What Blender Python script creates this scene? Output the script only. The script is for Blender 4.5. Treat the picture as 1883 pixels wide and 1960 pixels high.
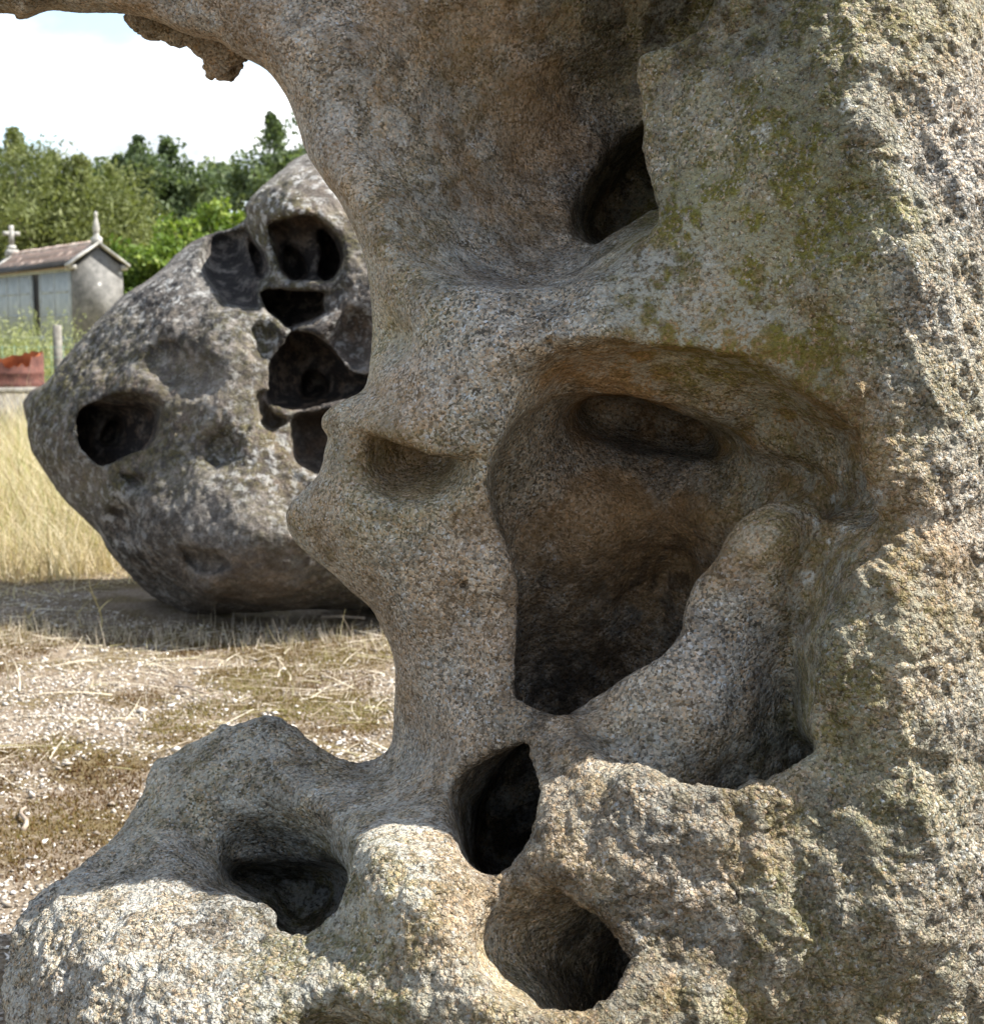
import bpy, math, random
import numpy as np
from mathutils import Vector, Matrix

random.seed(7)
rng = np.random.default_rng(7)
for o in list(bpy.data.objects):
    bpy.data.objects.remove(o, do_unlink=True)
scene = bpy.context.scene
col = scene.collection

# ------------------------------------------------------------------ camera
FPX = 2900.0                      # focal length in pixels of a 1883 x 1960 picture
CXP, CYP = 941.5, 980.0
HC = 1.5
PITCH = math.atan(360.0 / FPX)
cam_d = bpy.data.cameras.new('camera')
cam = bpy.data.objects.new('camera', cam_d)
col.objects.link(cam)
cam.location = (0, 0, HC)
cam.rotation_euler = (math.pi / 2 - PITCH, 0, 0)
cam_d.sensor_fit = 'VERTICAL'
cam_d.sensor_height = 14.9
cam_d.lens = FPX / 1960.0 * 14.9
cam_d.clip_end = 3000
cam_d.clip_start = 0.05
cam_d.dof.use_dof = True
cam_d.dof.focus_distance = 2.05
cam_d.dof.aperture_fstop = 5.0
scene.camera = cam

# ------------------------------------------------------------------ sun and sky
SUN_AZ = math.radians(91)         # clockwise from the viewing direction (+Y)
SUN_EL = math.radians(53)
sdir = Vector((math.cos(SUN_EL) * math.sin(SUN_AZ), math.cos(SUN_EL) * math.cos(SUN_AZ), math.sin(SUN_EL)))
sl = bpy.data.lights.new('sun', 'SUN')
sl.energy = 5.0
sl.angle = math.radians(0.53)
sl.color = (1.0, 0.955, 0.88)
so = bpy.data.objects.new('sun', sl)
so.rotation_euler = sdir.to_track_quat('Z', 'Y').to_euler()
so.location = (6, 0, 9)
col.objects.link(so)

world = bpy.data.worlds.new('World')
scene.world = world
world.use_nodes = True
wn = world.node_tree
wn.nodes.clear()
def wnode(t, **kw):
    n = wn.nodes.new(t)
    for k, v in kw.items():
        setattr(n, k, v)
    return n
w_out = wnode('ShaderNodeOutputWorld')
w_bg = wnode('ShaderNodeBackground')
w_bg.inputs[1].default_value = 0.113
w_sky = wnode('ShaderNodeTexSky', sky_type='NISHITA')
w_sky.sun_disc = False
w_sky.sun_elevation = SUN_EL
w_sky.sun_rotation = SUN_AZ
w_sky.dust_density = 0.6
w_tc = wnode('ShaderNodeTexCoord')
w_map = wnode('ShaderNodeMapping')
w_map.inputs['Scale'].default_value = (1.0, 1.0, 2.0)
w_map.inputs['Location'].default_value = (0.35, 0.1, 0.62)
w_n1 = wnode('ShaderNodeTexNoise')
w_n1.inputs['Scale'].default_value = 4.2
w_n1.inputs['Detail'].default_value = 7
w_n1.inputs['Roughness'].default_value = 0.52
w_n1.inputs['Distortion'].default_value = 0.25
w_r1 = wnode('ShaderNodeValToRGB')
w_r1.color_ramp.elements[0].position = 0.46
w_r1.color_ramp.elements[0].color = (0.03, 0.03, 0.03, 1)
w_r1.color_ramp.elements[1].position = 0.58
w_r1.color_ramp.elements[1].color = (1, 1, 1, 1)
w_n2 = wnode('ShaderNodeTexNoise')
w_n2.inputs['Scale'].default_value = 9.0
w_n2.inputs['Detail'].default_value = 5
w_r2 = wnode('ShaderNodeValToRGB')
w_r2.color_ramp.elements[0].position = 0.40
w_r2.color_ramp.elements[0].color = (2.3, 2.6, 2.9, 1)
w_r2.color_ramp.elements[1].position = 0.60
w_r2.color_ramp.elements[1].color = (7.6, 7.6, 7.6, 1)
w_mix = wnode('ShaderNodeMix', data_type='RGBA')
L = wn.links.new
L(w_tc.outputs['Generated'], w_map.inputs[0])
L(w_map.outputs[0], w_n1.inputs['Vector'])
L(w_map.outputs[0], w_n2.inputs['Vector'])
L(w_n1.outputs['Fac'], w_r1.inputs[0])
L(w_n2.outputs['Fac'], w_r2.inputs[0])
L(w_r1.outputs[0], w_mix.inputs[0])
L(w_sky.outputs[0], w_mix.inputs[6])
L(w_r2.outputs[0], w_mix.inputs[7])
L(w_mix.outputs[2], w_bg.inputs[0])
L(w_bg.outputs[0], w_out.inputs[0])

scene.view_settings.view_transform = 'Standard'
scene.view_settings.look = 'None'
scene.view_settings.gamma = 1.0
scene.view_settings.exposure = 1.5
scene.render.engine = 'CYCLES'
scene.cycles.max_bounces = 6

# ------------------------------------------------------------------ helpers
SP, CP = math.sin(PITCH), math.cos(PITCH)
def cam2world(P):
    x, y, z = P[:, 0], P[:, 1], P[:, 2]
    return np.stack([x, y * SP + z * CP, HC + y * CP - z * SP], 1)
def pix(px, py, depth):
    """the point seen at pixel (px, py) at that depth"""
    p = np.array([[(px - CXP) / FPX * depth, -(py - CYP) / FPX * depth, depth]])
    return Vector(cam2world(p)[0])
def smooth(a, b, x):
    t = np.clip((x - a) / (b - a), 0, 1)
    return t * t * (3 - 2 * t)
def smax(a, b, k):
    k = np.maximum(k, 1e-5)
    h = np.maximum(k - np.abs(a - b), 0) / k
    return np.maximum(a, b) + h * h * k * 0.25
def smin(a, b, k):
    return -smax(-a, -b, k)

def hash3(ix, iy, iz, seed):
    h = (ix.astype(np.uint32) * np.uint32(374761393) + iy.astype(np.uint32) * np.uint32(668265263)
         + iz.astype(np.uint32) * np.uint32(2147483647 & 1274126177) + np.uint32(seed * 974711 & 0xffffffff))
    h = (h ^ (h >> np.uint32(13))) * np.uint32(1274126177)
    h = h ^ (h >> np.uint32(16))
    return (h & np.uint32(0xffff)).astype(np.float32) * np.float32(2.0 / 65535.0) - np.float32(1.0)
def vnoise(P, scale, seed=0):
    """value noise, about -1..1"""
    Q = (P * scale + 517.3).astype(np.float32)
    I = np.floor(Q).astype(np.int64)
    f = Q - I
    f = f * f * f * (f * (f * 6 - 15) + 10)
    out = 0
    for dx in (0, 1):
        wx = f[:, 0] if dx else 1 - f[:, 0]
        for dy in (0, 1):
            wy = f[:, 1] if dy else 1 - f[:, 1]
            for dz in (0, 1):
                wz = f[:, 2] if dz else 1 - f[:, 2]
                out = out + wx * wy * wz * hash3(I[:, 0] + dx, I[:, 1] + dy, I[:, 2] + dz, seed)
    return out
def fbm(P, scale, octv, seed=0, gain=0.5):
    a, s, out, tot = 1.0, scale, 0, 0
    for i in range(octv):
        out = out + a * vnoise(P, s, seed + i * 11)
        tot += a
        a *= gain
        s *= 2.03
    return out / tot

class Grid2:
    """bilinear lookup in pixel coordinates"""
    def __init__(self, x0, y0, step, arr, dist=False):
        self.x0, self.y0, self.s, self.a, self.dist = x0, y0, step, arr.astype(np.float32), dist
    def __call__(self, px, py):
        h, w = self.a.shape
        fx = (px - self.x0) / self.s
        fy = (py - self.y0) / self.s
        cx = np.clip(fx, 0, w - 1.001)
        cy = np.clip(fy, 0, h - 1.001)
        ix = cx.astype(np.int32)
        iy = cy.astype(np.int32)
        ax = (cx - ix).astype(np.float32)
        ay = (cy - iy).astype(np.float32)
        fl = self.a.ravel()
        i0 = iy * w + ix
        v = (fl[i0] * (1 - ax) + fl[i0 + 1] * ax) * (1 - ay) + (fl[i0 + w] * (1 - ax) + fl[i0 + w + 1] * ax) * ay
        if self.dist:
            v = v + np.hypot(fx - cx, fy - cy).astype(np.float32) * self.s
        return v

def catmull(pts, n=6):
    p = np.asarray(pts, float)
    N = len(p)
    out = []
    for i in range(N):
        a, b, c, d = p[i - 1], p[i], p[(i + 1) % N], p[(i + 2) % N]
        for k in range(n):
            t = k / n
            out.append(0.5 * ((2 * b) + (c - a) * t + (2 * a - 5 * b + 4 * c - d) * t * t + (3 * b - a - 3 * c + d) * t ** 3))
    return np.array(out)

def poly_sd(poly, X, Y):
    A = poly
    B = np.roll(poly, -1, 0)
    best = np.full(X.shape, 1e18, np.float32)
    inside = np.zeros(X.shape, bool)
    for (ax, ay), (bx, by) in zip(A, B):
        ex, ey = bx - ax, by - ay
        L2 = ex * ex + ey * ey
        if L2 < 1e-9:
            continue
        wx, wy = X - ax, Y - ay
        t = np.clip((wx * ex + wy * ey) / L2, 0, 1)
        dx, dy = wx - ex * t, wy - ey * t
        best = np.minimum(best, dx * dx + dy * dy)
        c = ((ay > Y) != (by > Y))
        if by != ay:
            inside ^= c & (X < (bx - ax) * (Y - ay) / (by - ay) + ax)
    d = np.sqrt(best)
    return np.where(inside, -d, d)

class Loft:
    """outline in pixels plus values carried by its corners: (x, y, v1, v2, ...)"""
    def __init__(self, verts, margin=160, step=4, sub=6):
        v = np.asarray(verts, float)
        poly = catmull(v[:, :2], sub)
        x0, y0 = poly.min(0) - margin
        x1, y1 = poly.max(0) + margin
        xs = np.arange(x0, x1 + step, step)
        ys = np.arange(y0, y1 + step, step)
        X, Y = np.meshgrid(xs.astype(np.float32), ys.astype(np.float32))
        self.sd = Grid2(x0, y0, step, poly_sd(poly, X, Y), True)
        self.box = (poly[:, 0].min(), poly[:, 0].max(), poly[:, 1].min(), poly[:, 1].max())
        self.val = []
        if v.shape[1] > 2:
            vals = catmull(v, 3)
            w = 0
            acc = [0] * (v.shape[1] - 2)
            for r in vals:
                ww = 1.0 / (((X - r[0]) ** 2 + (Y - r[1]) ** 2) + 60.0) ** 1.6
                w = w + ww
                for k in range(len(acc)):
                    acc[k] = acc[k] + ww * r[2 + k]
            self.val = [Grid2(x0, y0, step, a / w) for a in acc]

def tps(ctrl, x0, y0, x1, y1, step, lam=1e-4):
    c = np.asarray(ctrl, float)
    S = 1000.0
    p = c[:, :2] / S
    n = len(c)
    def U(r2):
        return np.where(r2 > 1e-12, r2 * np.log(np.maximum(r2, 1e-12)), 0) * 0.5
    K = U(((p[:, None] - p[None]) ** 2).sum(-1)) + lam * np.eye(n)
    Pm = np.hstack([np.ones((n, 1)), p])
    A = np.zeros((n + 3, n + 3))
    A[:n, :n] = K
    A[:n, n:] = Pm
    A[n:, :n] = Pm.T
    sol = np.linalg.solve(A, np.concatenate([c[:, 2], np.zeros(3)]))
    xs = np.arange(x0, x1 + step, step)
    ys = np.arange(y0, y1 + step, step)
    X, Y = np.meshgrid(xs / S, ys / S)
    out = sol[n] + sol[n + 1] * X + sol[n + 2] * Y
    for i in range(n):
        out += sol[i] * U((X - p[i, 0]) ** 2 + (Y - p[i, 1]) ** 2)
    return Grid2(x0, y0, step, out)

def idw(ctrl, x0, y0, x1, y1, step, power=2.0):
    xs = np.arange(x0, x1 + step, step)
    ys = np.arange(y0, y1 + step, step)
    X, Y = np.meshgrid(xs, ys)
    w = 0
    a = 0
    for x, y, v in ctrl:
        ww = 1.0 / ((X - x) ** 2 + (Y - y) ** 2 + 900.0) ** power
        w = w + ww
        a = a + ww * v
    return Grid2(x0, y0, step, a / w)

def surface_nets(f, lo, hi, vox, sub):
    """polygonise f = 0 (f < 0 inside) over a box, finely only near the surface"""
    cs = vox * sub
    n = np.ceil((np.array(hi) - np.array(lo)) / cs).astype(int) + 1
    ax = [lo[i] + cs * np.arange(n[i]) for i in range(3)]
    G = np.stack(np.meshgrid(*ax, indexing='ij'), -1).reshape(-1, 3)
    D = f(G).reshape(n).astype(np.float32)
    m = (n - 1) * sub + 1
    V = np.empty(m, np.float32)
    # nearest coarse values everywhere (only the sign is used)
    r = [np.minimum((np.arange(m[i]) + sub // 2) // sub, n[i] - 1) for i in range(3)]
    V[:] = D[np.ix_(*r)]
    cellmin = np.full(n - 1, 1e9, np.float32)
    cellsgn_p = np.zeros(n - 1, bool)
    cellsgn_n = np.zeros(n - 1, bool)
    for dx in (0, 1):
        for dy in (0, 1):
            for dz in (0, 1):
                c = D[dx:n[0] - 1 + dx, dy:n[1] - 1 + dy, dz:n[2] - 1 + dz]
                cellmin = np.minimum(cellmin, np.abs(c))
                cellsgn_p |= c > 0
                cellsgn_n |= c <= 0
    act = np.argwhere((cellmin < cs * 1.35) | (cellsgn_p & cellsgn_n))
    need = np.zeros(m, bool)
    rr = np.arange(sub + 1)
    for a in range(sub + 1):
        for b in range(sub + 1):
            ia = act[:, 0] * sub + a
            ib = act[:, 1] * sub + b
            for c in range(sub + 1):
                need[ia, ib, act[:, 2] * sub + c] = True
    idx = np.argwhere(need)
    vals = np.empty(len(idx), np.float32)
    for s in range(0, len(idx), 1500000):
        e = idx[s:s + 1500000]
        vals[s:s + 1500000] = f(e * vox + np.array(lo))
    V[idx[:, 0], idx[:, 1], idx[:, 2]] = vals
    S = V < 0
    cx = S[:-1] != S[1:]
    cells = np.zeros(m - 1, bool)
    any_ = np.zeros(m - 1, np.int8)
    for dx in (0, 1):
        for dy in (0, 1):
            for dz in (0, 1):
                any_ += S[dx:m[0] - 1 + dx, dy:m[1] - 1 + dy, dz:m[2] - 1 + dz]
    cells = (any_ > 0) & (any_ < 8)
    ci = np.argwhere(cells)
    vid = np.full(m - 1, -1, np.int32)
    vid[ci[:, 0], ci[:, 1], ci[:, 2]] = np.arange(len(ci))
    acc = np.zeros((len(ci), 3))
    cnt = np.zeros(len(ci))
    corners = [(a, b, c) for a in (0, 1) for b in (0, 1) for c in (0, 1)]
    cv = {c: V[ci[:, 0] + c[0], ci[:, 1] + c[1], ci[:, 2] + c[2]].astype(float) for c in corners}
    for c0 in corners:
        for k in range(3):
            if c0[k] == 0:
                c1 = list(c0)
                c1[k] = 1
                c1 = tuple(c1)
                a, b = cv[c0], cv[c1]
                cr = (a < 0) != (b < 0)
                t = np.where(cr, a / np.where(cr, a - b, 1), 0)
                for j in range(3):
                    pj = c0[j] + (t if j == k else 0)
                    acc[:, j] += np.where(cr, pj, 0)
                cnt += cr
    verts = (ci + acc / np.maximum(cnt, 1)[:, None]) * vox + np.array(lo)
    faces = []
    for k in range(3):
        sl0 = [slice(1, -1)] * 3
        sl1 = [slice(1, -1)] * 3
        sl0[k] = slice(0, -1)
        sl1[k] = slice(1, None)
        a, b = S[tuple(sl0)], S[tuple(sl1)]
        e = np.argwhere(a != b)
        off = np.ones(3, int)
        off[k] = 0
        e0 = e + off
        sgn = S[e0[:, 0], e0[:, 1], e0[:, 2]]
        i, j = (k + 1) % 3, (k + 2) % 3
        q = []
        for di, dj in ((-1, -1), (0, -1), (0, 0), (-1, 0)):
            o = e0.copy()
            o[:, i] += di
            o[:, j] += dj
            q.append(vid[o[:, 0], o[:, 1], o[:, 2]])
        q = np.stack(q, 1)
        q[~sgn] = q[~sgn][:, ::-1]
        faces.append(q)
    faces = np.concatenate(faces)
    faces = faces[(faces >= 0).all(1)]
    return verts, faces

def vnormals(v, f):
    a = v[f[:, 2]] - v[f[:, 0]]
    b = v[f[:, 3]] - v[f[:, 1]]
    n = np.cross(a, b)
    out = np.zeros_like(v)
    for k in range(4):
        for j in range(3):
            out[:, j] += np.bincount(f[:, k], n[:, j], len(v))
    return out / np.maximum(np.linalg.norm(out, axis=1, keepdims=True), 1e-12)

def split_quads(v, f, sel):
    """cut each selected quad into four"""
    g = f[sel]
    rest = f[~sel]
    E = np.concatenate([np.stack([g[:, k], g[:, (k + 1) % 4]], 1) for k in range(4)])
    Es = np.sort(E, 1)
    key = Es[:, 0].astype(np.int64) * len(v) + Es[:, 1]
    uk, inv = np.unique(key, return_inverse=True)
    mids = (v[(uk // len(v)).astype(int)] + v[(uk % len(v)).astype(int)]) * 0.5
    ctr = v[g].mean(1)
    nv = len(v)
    em = (nv + inv).reshape(4, len(g)).T
    cm = nv + len(mids) + np.arange(len(g))
    q = []
    for k in range(4):
        q.append(np.stack([g[:, k], em[:, k], cm, em[:, k - 1]], 1))
    return np.concatenate([v, mids, ctr]), np.concatenate(q + [rest])

def mesh_obj(name, verts, faces, mat=None, parent=None, smooth_shade=False, link=True):
    me = bpy.data.meshes.new(name)
    verts = np.asarray(verts, np.float32)
    me.vertices.add(len(verts))
    me.vertices.foreach_set('co', verts.ravel())
    if isinstance(faces, np.ndarray):
        k = faces.shape[1]
        me.loops.add(faces.size)
        me.loops.foreach_set('vertex_index', faces.astype(np.int32).ravel())
        me.polygons.add(len(faces))
        me.polygons.foreach_set('loop_start', np.arange(0, faces.size, k, dtype=np.int32))
        me.polygons.foreach_set('loop_total', np.full(len(faces), k, np.int32))
    else:
        tot = [len(q) for q in faces]
        flat = [i for q in faces for i in q]
        me.loops.add(len(flat))
        me.loops.foreach_set('vertex_index', np.array(flat, np.int32))
        me.polygons.add(len(faces))
        me.polygons.foreach_set('loop_start', np.concatenate([[0], np.cumsum(tot)[:-1]]).astype(np.int32))
        me.polygons.foreach_set('loop_total', np.array(tot, np.int32))
    me.update(calc_edges=True)
    if smooth_shade:
        me.polygons.foreach_set('use_smooth', np.ones(len(me.polygons), bool))
    if mat:
        me.materials.append(mat)
    o = bpy.data.objects.new(name, me)
    if parent:
        o.parent = parent
    if link:
        col.objects.link(o)
    return o
def set_attr(o, name, rgba):
    a = o.data.color_attributes.new(name, 'FLOAT_COLOR', 'POINT')
    a.data.foreach_set('color', np.asarray(rgba, np.float32).ravel())
def tag(o, label=None, cat=None, group=None, kind=None):
    if label: o['label'] = label
    if cat: o['category'] = cat
    if group: o['group'] = group
    if kind: o['kind'] = kind
    return o
def empty(name, loc, rz=0.0):
    o = bpy.data.objects.new(name, None)
    o.location = loc
    o.rotation_euler = (0, 0, rz)
    o.empty_display_size = 0.1
    col.objects.link(o)
    return o

class NT:
    """short hand for material nodes"""
    def __init__(self, name, rough=0.9, spec=0.25):
        self.m = bpy.data.materials.new(name)
        self.m.use_nodes = True
        self.t = self.m.node_tree
        self.b = self.t.nodes['Principled BSDF']
        self.b.inputs['Roughness'].default_value = rough
        self.b.inputs['Specular IOR Level'].default_value = spec
    def n(self, typ, ins=None, **kw):
        nd = self.t.nodes.new(typ)
        for k, v in kw.items():
            setattr(nd, k, v)
        for k, v in (ins or {}).items():
            self.put(nd.inputs[k], v)
        return nd
    def put(self, sock, v):
        if isinstance(v, bpy.types.NodeSocket):
            self.t.links.new(v, sock)
        elif isinstance(v, bpy.types.Node):
            self.t.links.new(v.outputs[0], sock)
        else:
            sock.default_value = v
    def obj(self):
        return self.n('ShaderNodeTexCoord').outputs['Object']
    def noise(self, vec, scale, detail=4, rough=0.55, dist=0.0):
        return self.n('ShaderNodeTexNoise', {'Vector': vec, 'Scale': scale, 'Detail': detail, 'Roughness': rough, 'Distortion': dist}).outputs['Fac']
    def vor(self, vec, scale, feature='F1', out='Distance'):
        return self.n('ShaderNodeTexVoronoi', {'Vector': vec, 'Scale': scale}, feature=feature).outputs[out]
    def ramp(self, fac, stops, interp='LINEAR'):
        r = self.n('ShaderNodeValToRGB', {0: fac})
        cr = r.color_ramp
        cr.interpolation = interp
        while len(cr.elements) < len(stops):
            cr.elements.new(0.5)
        for e, (p, c) in zip(cr.elements, stops):
            e.position = p
            e.color = (c, c, c, 1) if isinstance(c, (int, float)) else (*c, 1)
        return r.outputs[0]
    def mix(self, fac, a, b, blend='MIX'):
        nd = self.n('ShaderNodeMix', data_type='RGBA', blend_type=blend)
        for s, v in ((0, fac), (6, a), (7, b)):
            if isinstance(v, tuple):
                v = (*v, 1) if len(v) == 3 else v
            self.put(nd.inputs[s], v)
        return nd.outputs[2]
    def math(self, op, a, b=0.0, c=None):
        nd = self.n('ShaderNodeMath', operation=op)
        self.put(nd.inputs[0], a)
        self.put(nd.inputs[1], b)
        if c is not None:
            self.put(nd.inputs[2], c)
        return nd.outputs[0]
    def bump(self, h, strength, dist, normal=None):
        nd = self.n('ShaderNodeBump', {'Height': h, 'Strength': strength, 'Distance': dist})
        if normal is not None:
            self.put(nd.inputs['Normal'], normal)
        return nd.outputs[0]
    def sep(self, attr):
        a = self.n('ShaderNodeAttribute', attribute_name=attr)
        s = self.n('ShaderNodeSeparateColor', {0: a.outputs['Color']})
        return s.outputs[0], s.outputs[1], s.outputs[2], a.outputs['Alpha']
    def done(self, color, normal=None):
        self.put(self.b.inputs['Base Color'], color)
        if normal is not None:
            self.put(self.b.inputs['Normal'], normal)
        return self.m

# ------------------------------------------------------------------ materials
def mat_granite():
    M = NT('granite_front', 0.85, 0.35)
    P = M.obj()
    algae, ochre, dark, lichen = M.sep('stain_shade')  # dark: real dark stains plus painted shade of the hollows
    tone, blotch, spotty, _ = M.sep('tone')      # weathering, blotches, roughness
    fine = M.n('ShaderNodeTexNoise', {'Vector': P, 'Scale': 150.0, 'Detail': 3.0, 'Roughness': 0.65})
    warp = M.n('ShaderNodeMix', data_type='VECTOR')
    M.put(warp.inputs[0], 0.008)
    M.put(warp.inputs[4], P)
    M.put(warp.inputs[5], fine.outputs['Color'])
    W = warp.outputs[1]
    cell = M.n('ShaderNodeTexVoronoi', {'Vector': W, 'Scale': 310.0})
    cs = M.n('ShaderNodeSeparateColor', {0: cell.outputs['Color']})
    grain = M.ramp(cs.outputs[0], [(0.0, (0.016, 0.016, 0.017)), (0.22, (0.03, 0.029, 0.028)), (0.29, (0.18, 0.16, 0.13)),
                                   (0.45, (0.37, 0.315, 0.235)), (0.7, (0.47, 0.395, 0.285)), (0.86, (0.58, 0.525, 0.43)), (1.0, (0.76, 0.72, 0.65))])
    grain = M.mix(0.75, grain, M.mix(1.0, grain, M.ramp(cs.outputs[1], [(0.0, (0.72, 0.92, 1.16)), (0.35, (0.95, 0.98, 1.0)), (0.65, (1.06, 0.97, 0.88)), (1.0, (1.28, 0.92, 0.62))]), 'MULTIPLY'))
    cell2 = M.n('ShaderNodeTexVoronoi', {'Vector': W, 'Scale': 130.0})
    cs2 = M.n('ShaderNodeSeparateColor', {0: cell2.outputs['Color']})
    big = M.ramp(cs2.outputs[1], [(0.0, (0.08, 0.07, 0.06)), (0.12, (0.24, 0.205, 0.155)), (0.5, (0.36, 0.305, 0.225)), (0.9, (0.46, 0.40, 0.31)), (1.0, (0.62, 0.58, 0.51))])
    c = M.mix(1.0, M.mix(0.25, grain, big), (0.95, 0.985, 1.05), 'MULTIPLY')
    c = M.mix(M.math('MULTIPLY', tone, 0.5), c, M.mix(1.0, c, (0.76, 0.79, 0.86), 'MULTIPLY'))
    c = M.mix(M.math('MULTIPLY', blotch, 0.6), c, M.mix(1.0, c, (0.45, 0.44, 0.44), 'MULTIPLY'))
    och = M.mix(0.55, M.mix(1.0, c, (0.80, 0.52, 0.30), 'MULTIPLY'), (0.33, 0.19, 0.075))
    c = M.mix(M.math('MULTIPLY', ochre, 0.9), c, och)
    fr = M.ramp(fine.outputs['Fac'], [(0.34, 0.1), (0.52, 1.0)])
    c = M.mix(M.math('MULTIPLY', algae, fr), c, M.mix(0.65, M.mix(1.0, c, (0.58, 0.56, 0.14), 'MULTIPLY'), (0.140, 0.132, 0.024)))
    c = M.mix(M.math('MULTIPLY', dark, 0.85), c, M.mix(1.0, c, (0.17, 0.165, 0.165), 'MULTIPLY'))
    fr2 = M.ramp(fine.outputs['Fac'], [(0.40, 0.0), (0.55, 1.0)])
    c = M.mix(M.math('MULTIPLY', M.math('MULTIPLY', lichen, fr2), 0.75), c, (0.50, 0.50, 0.46))
    h = M.math('ADD', M.math('MULTIPLY', cell.outputs['Distance'], -0.45), M.math('MULTIPLY', cell2.outputs['Distance'], -1.0))
    h = M.math('ADD', h, M.math('MULTIPLY', fine.outputs['Fac'], 0.9))
    b = M.bump(h, 1.0, M.math('MULTIPLY_ADD', spotty, 0.0075, 0.0018))
    M.put(M.b.inputs['Roughness'], M.ramp(cs.outputs[2], [(0.0, 0.95), (0.9, 0.8), (1.0, 0.35)]))
    return M.done(c, b)

def mat_granite_far():
    M = NT('granite_behind', 0.88, 0.3)
    P = M.obj()
    moss, ochre, dark, lichen = M.sep('stain_shade')  # dark: black lichen plus painted shade of the pits
    n0 = M.noise(P, 28.0, 8, 0.72)
    c = M.ramp(n0, [(0.30, (0.06, 0.056, 0.055)), (0.47, (0.19, 0.175, 0.165)), (0.58, (0.34, 0.315, 0.29)), (0.72, (0.52, 0.49, 0.45))])
    sp = M.noise(P, 110.0, 4, 0.75)
    c = M.mix(0.6, c, M.ramp(sp, [(0.36, (0.05, 0.046, 0.044)), (0.5, (0.30, 0.275, 0.25)), (0.64, (0.58, 0.545, 0.50))]))
    n1 = M.noise(P, 6.0, 6, 0.65)
    c = M.mix(M.ramp(n1, [(0.46, 0.0), (0.62, 0.6)]), c, M.mix(1.0, c, (0.38, 0.37, 0.38), 'MULTIPLY'))
    c = M.mix(1.0, c, (0.70, 0.70, 0.68), 'MULTIPLY')
    of = M.math('MULTIPLY', ochre, M.ramp(M.noise(P, 8.0, 4), [(0.35, 0.4), (0.6, 1.0)]))
    c = M.mix(of, c, M.mix(0.5, M.mix(1.0, c, (0.62, 0.46, 0.36), 'MULTIPLY'), (0.15, 0.10, 0.065)))
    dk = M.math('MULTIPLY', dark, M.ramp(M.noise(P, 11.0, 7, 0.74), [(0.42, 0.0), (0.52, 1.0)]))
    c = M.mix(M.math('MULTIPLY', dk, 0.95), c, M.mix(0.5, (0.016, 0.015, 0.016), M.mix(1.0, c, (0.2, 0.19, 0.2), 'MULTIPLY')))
    mo = M.math('MULTIPLY', moss, M.ramp(M.noise(P, 20.0, 6, 0.75), [(0.42, 0.0), (0.55, 1.0)]))
    c = M.mix(mo, c, M.ramp(M.noise(P, 60.0, 3), [(0.35, (0.035, 0.030, 0.010)), (0.65, (0.15, 0.13, 0.035))]))
    li = M.math('MULTIPLY', lichen, M.ramp(M.noise(P, 18.0, 6, 0.75), [(0.53, 0.0), (0.57, 1.0)]))
    c = M.mix(M.math('MULTIPLY', li, 0.8), c, (0.50, 0.50, 0.48))
    h = M.math('ADD', M.noise(P, 60.0, 6, 0.75), M.math('MULTIPLY', M.vor(P, 90.0, 'SMOOTH_F1'), -0.5))
    M.put(M.b.inputs['Roughness'], 0.8)
    return M.done(c, M.bump(h, 0.9, 0.02))

def simple_mat(name, c1, c2, scale=12.0, rough=0.85, spec=0.3, bump=0.0, detail=5, lo=0.35, hi=0.65, transl=0.0):
    M = NT(name, rough, spec)
    P = M.obj()
    nz = M.noise(P, scale, detail, 0.6)
    c = M.ramp(nz, [(lo, c1), (hi, c2)])
    b = M.bump(M.noise(P, scale * 3, 5, 0.65), 0.6, bump) if bump else None
    return M.done(c, b)

def leaf_mat(name, dark, mid, light):
    M = NT(name, 0.6, 0.25)
    r = M.n('ShaderNodeAttribute', attribute_name='tone')
    c = M.ramp(r.outputs['Fac'], [(0.0, dark), (0.5, mid), (1.0, light)])
    M.put(M.b.inputs['Base Color'], c)
    tr = M.n('ShaderNodeBsdfTranslucent', {'Color': M.mix(1.0, c, (1.15, 1.2, 0.7), 'MULTIPLY')})
    mx = M.n('ShaderNodeMixShader', {0: 0.35})
    out = M.t.nodes['Material Output']
    M.t.links.new(M.b.outputs[0], mx.inputs[1])
    M.t.links.new(tr.outputs[0], mx.inputs[2])
    M.t.links.new(mx.outputs[0], out.inputs['Surface'])
    return M.m

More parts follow.
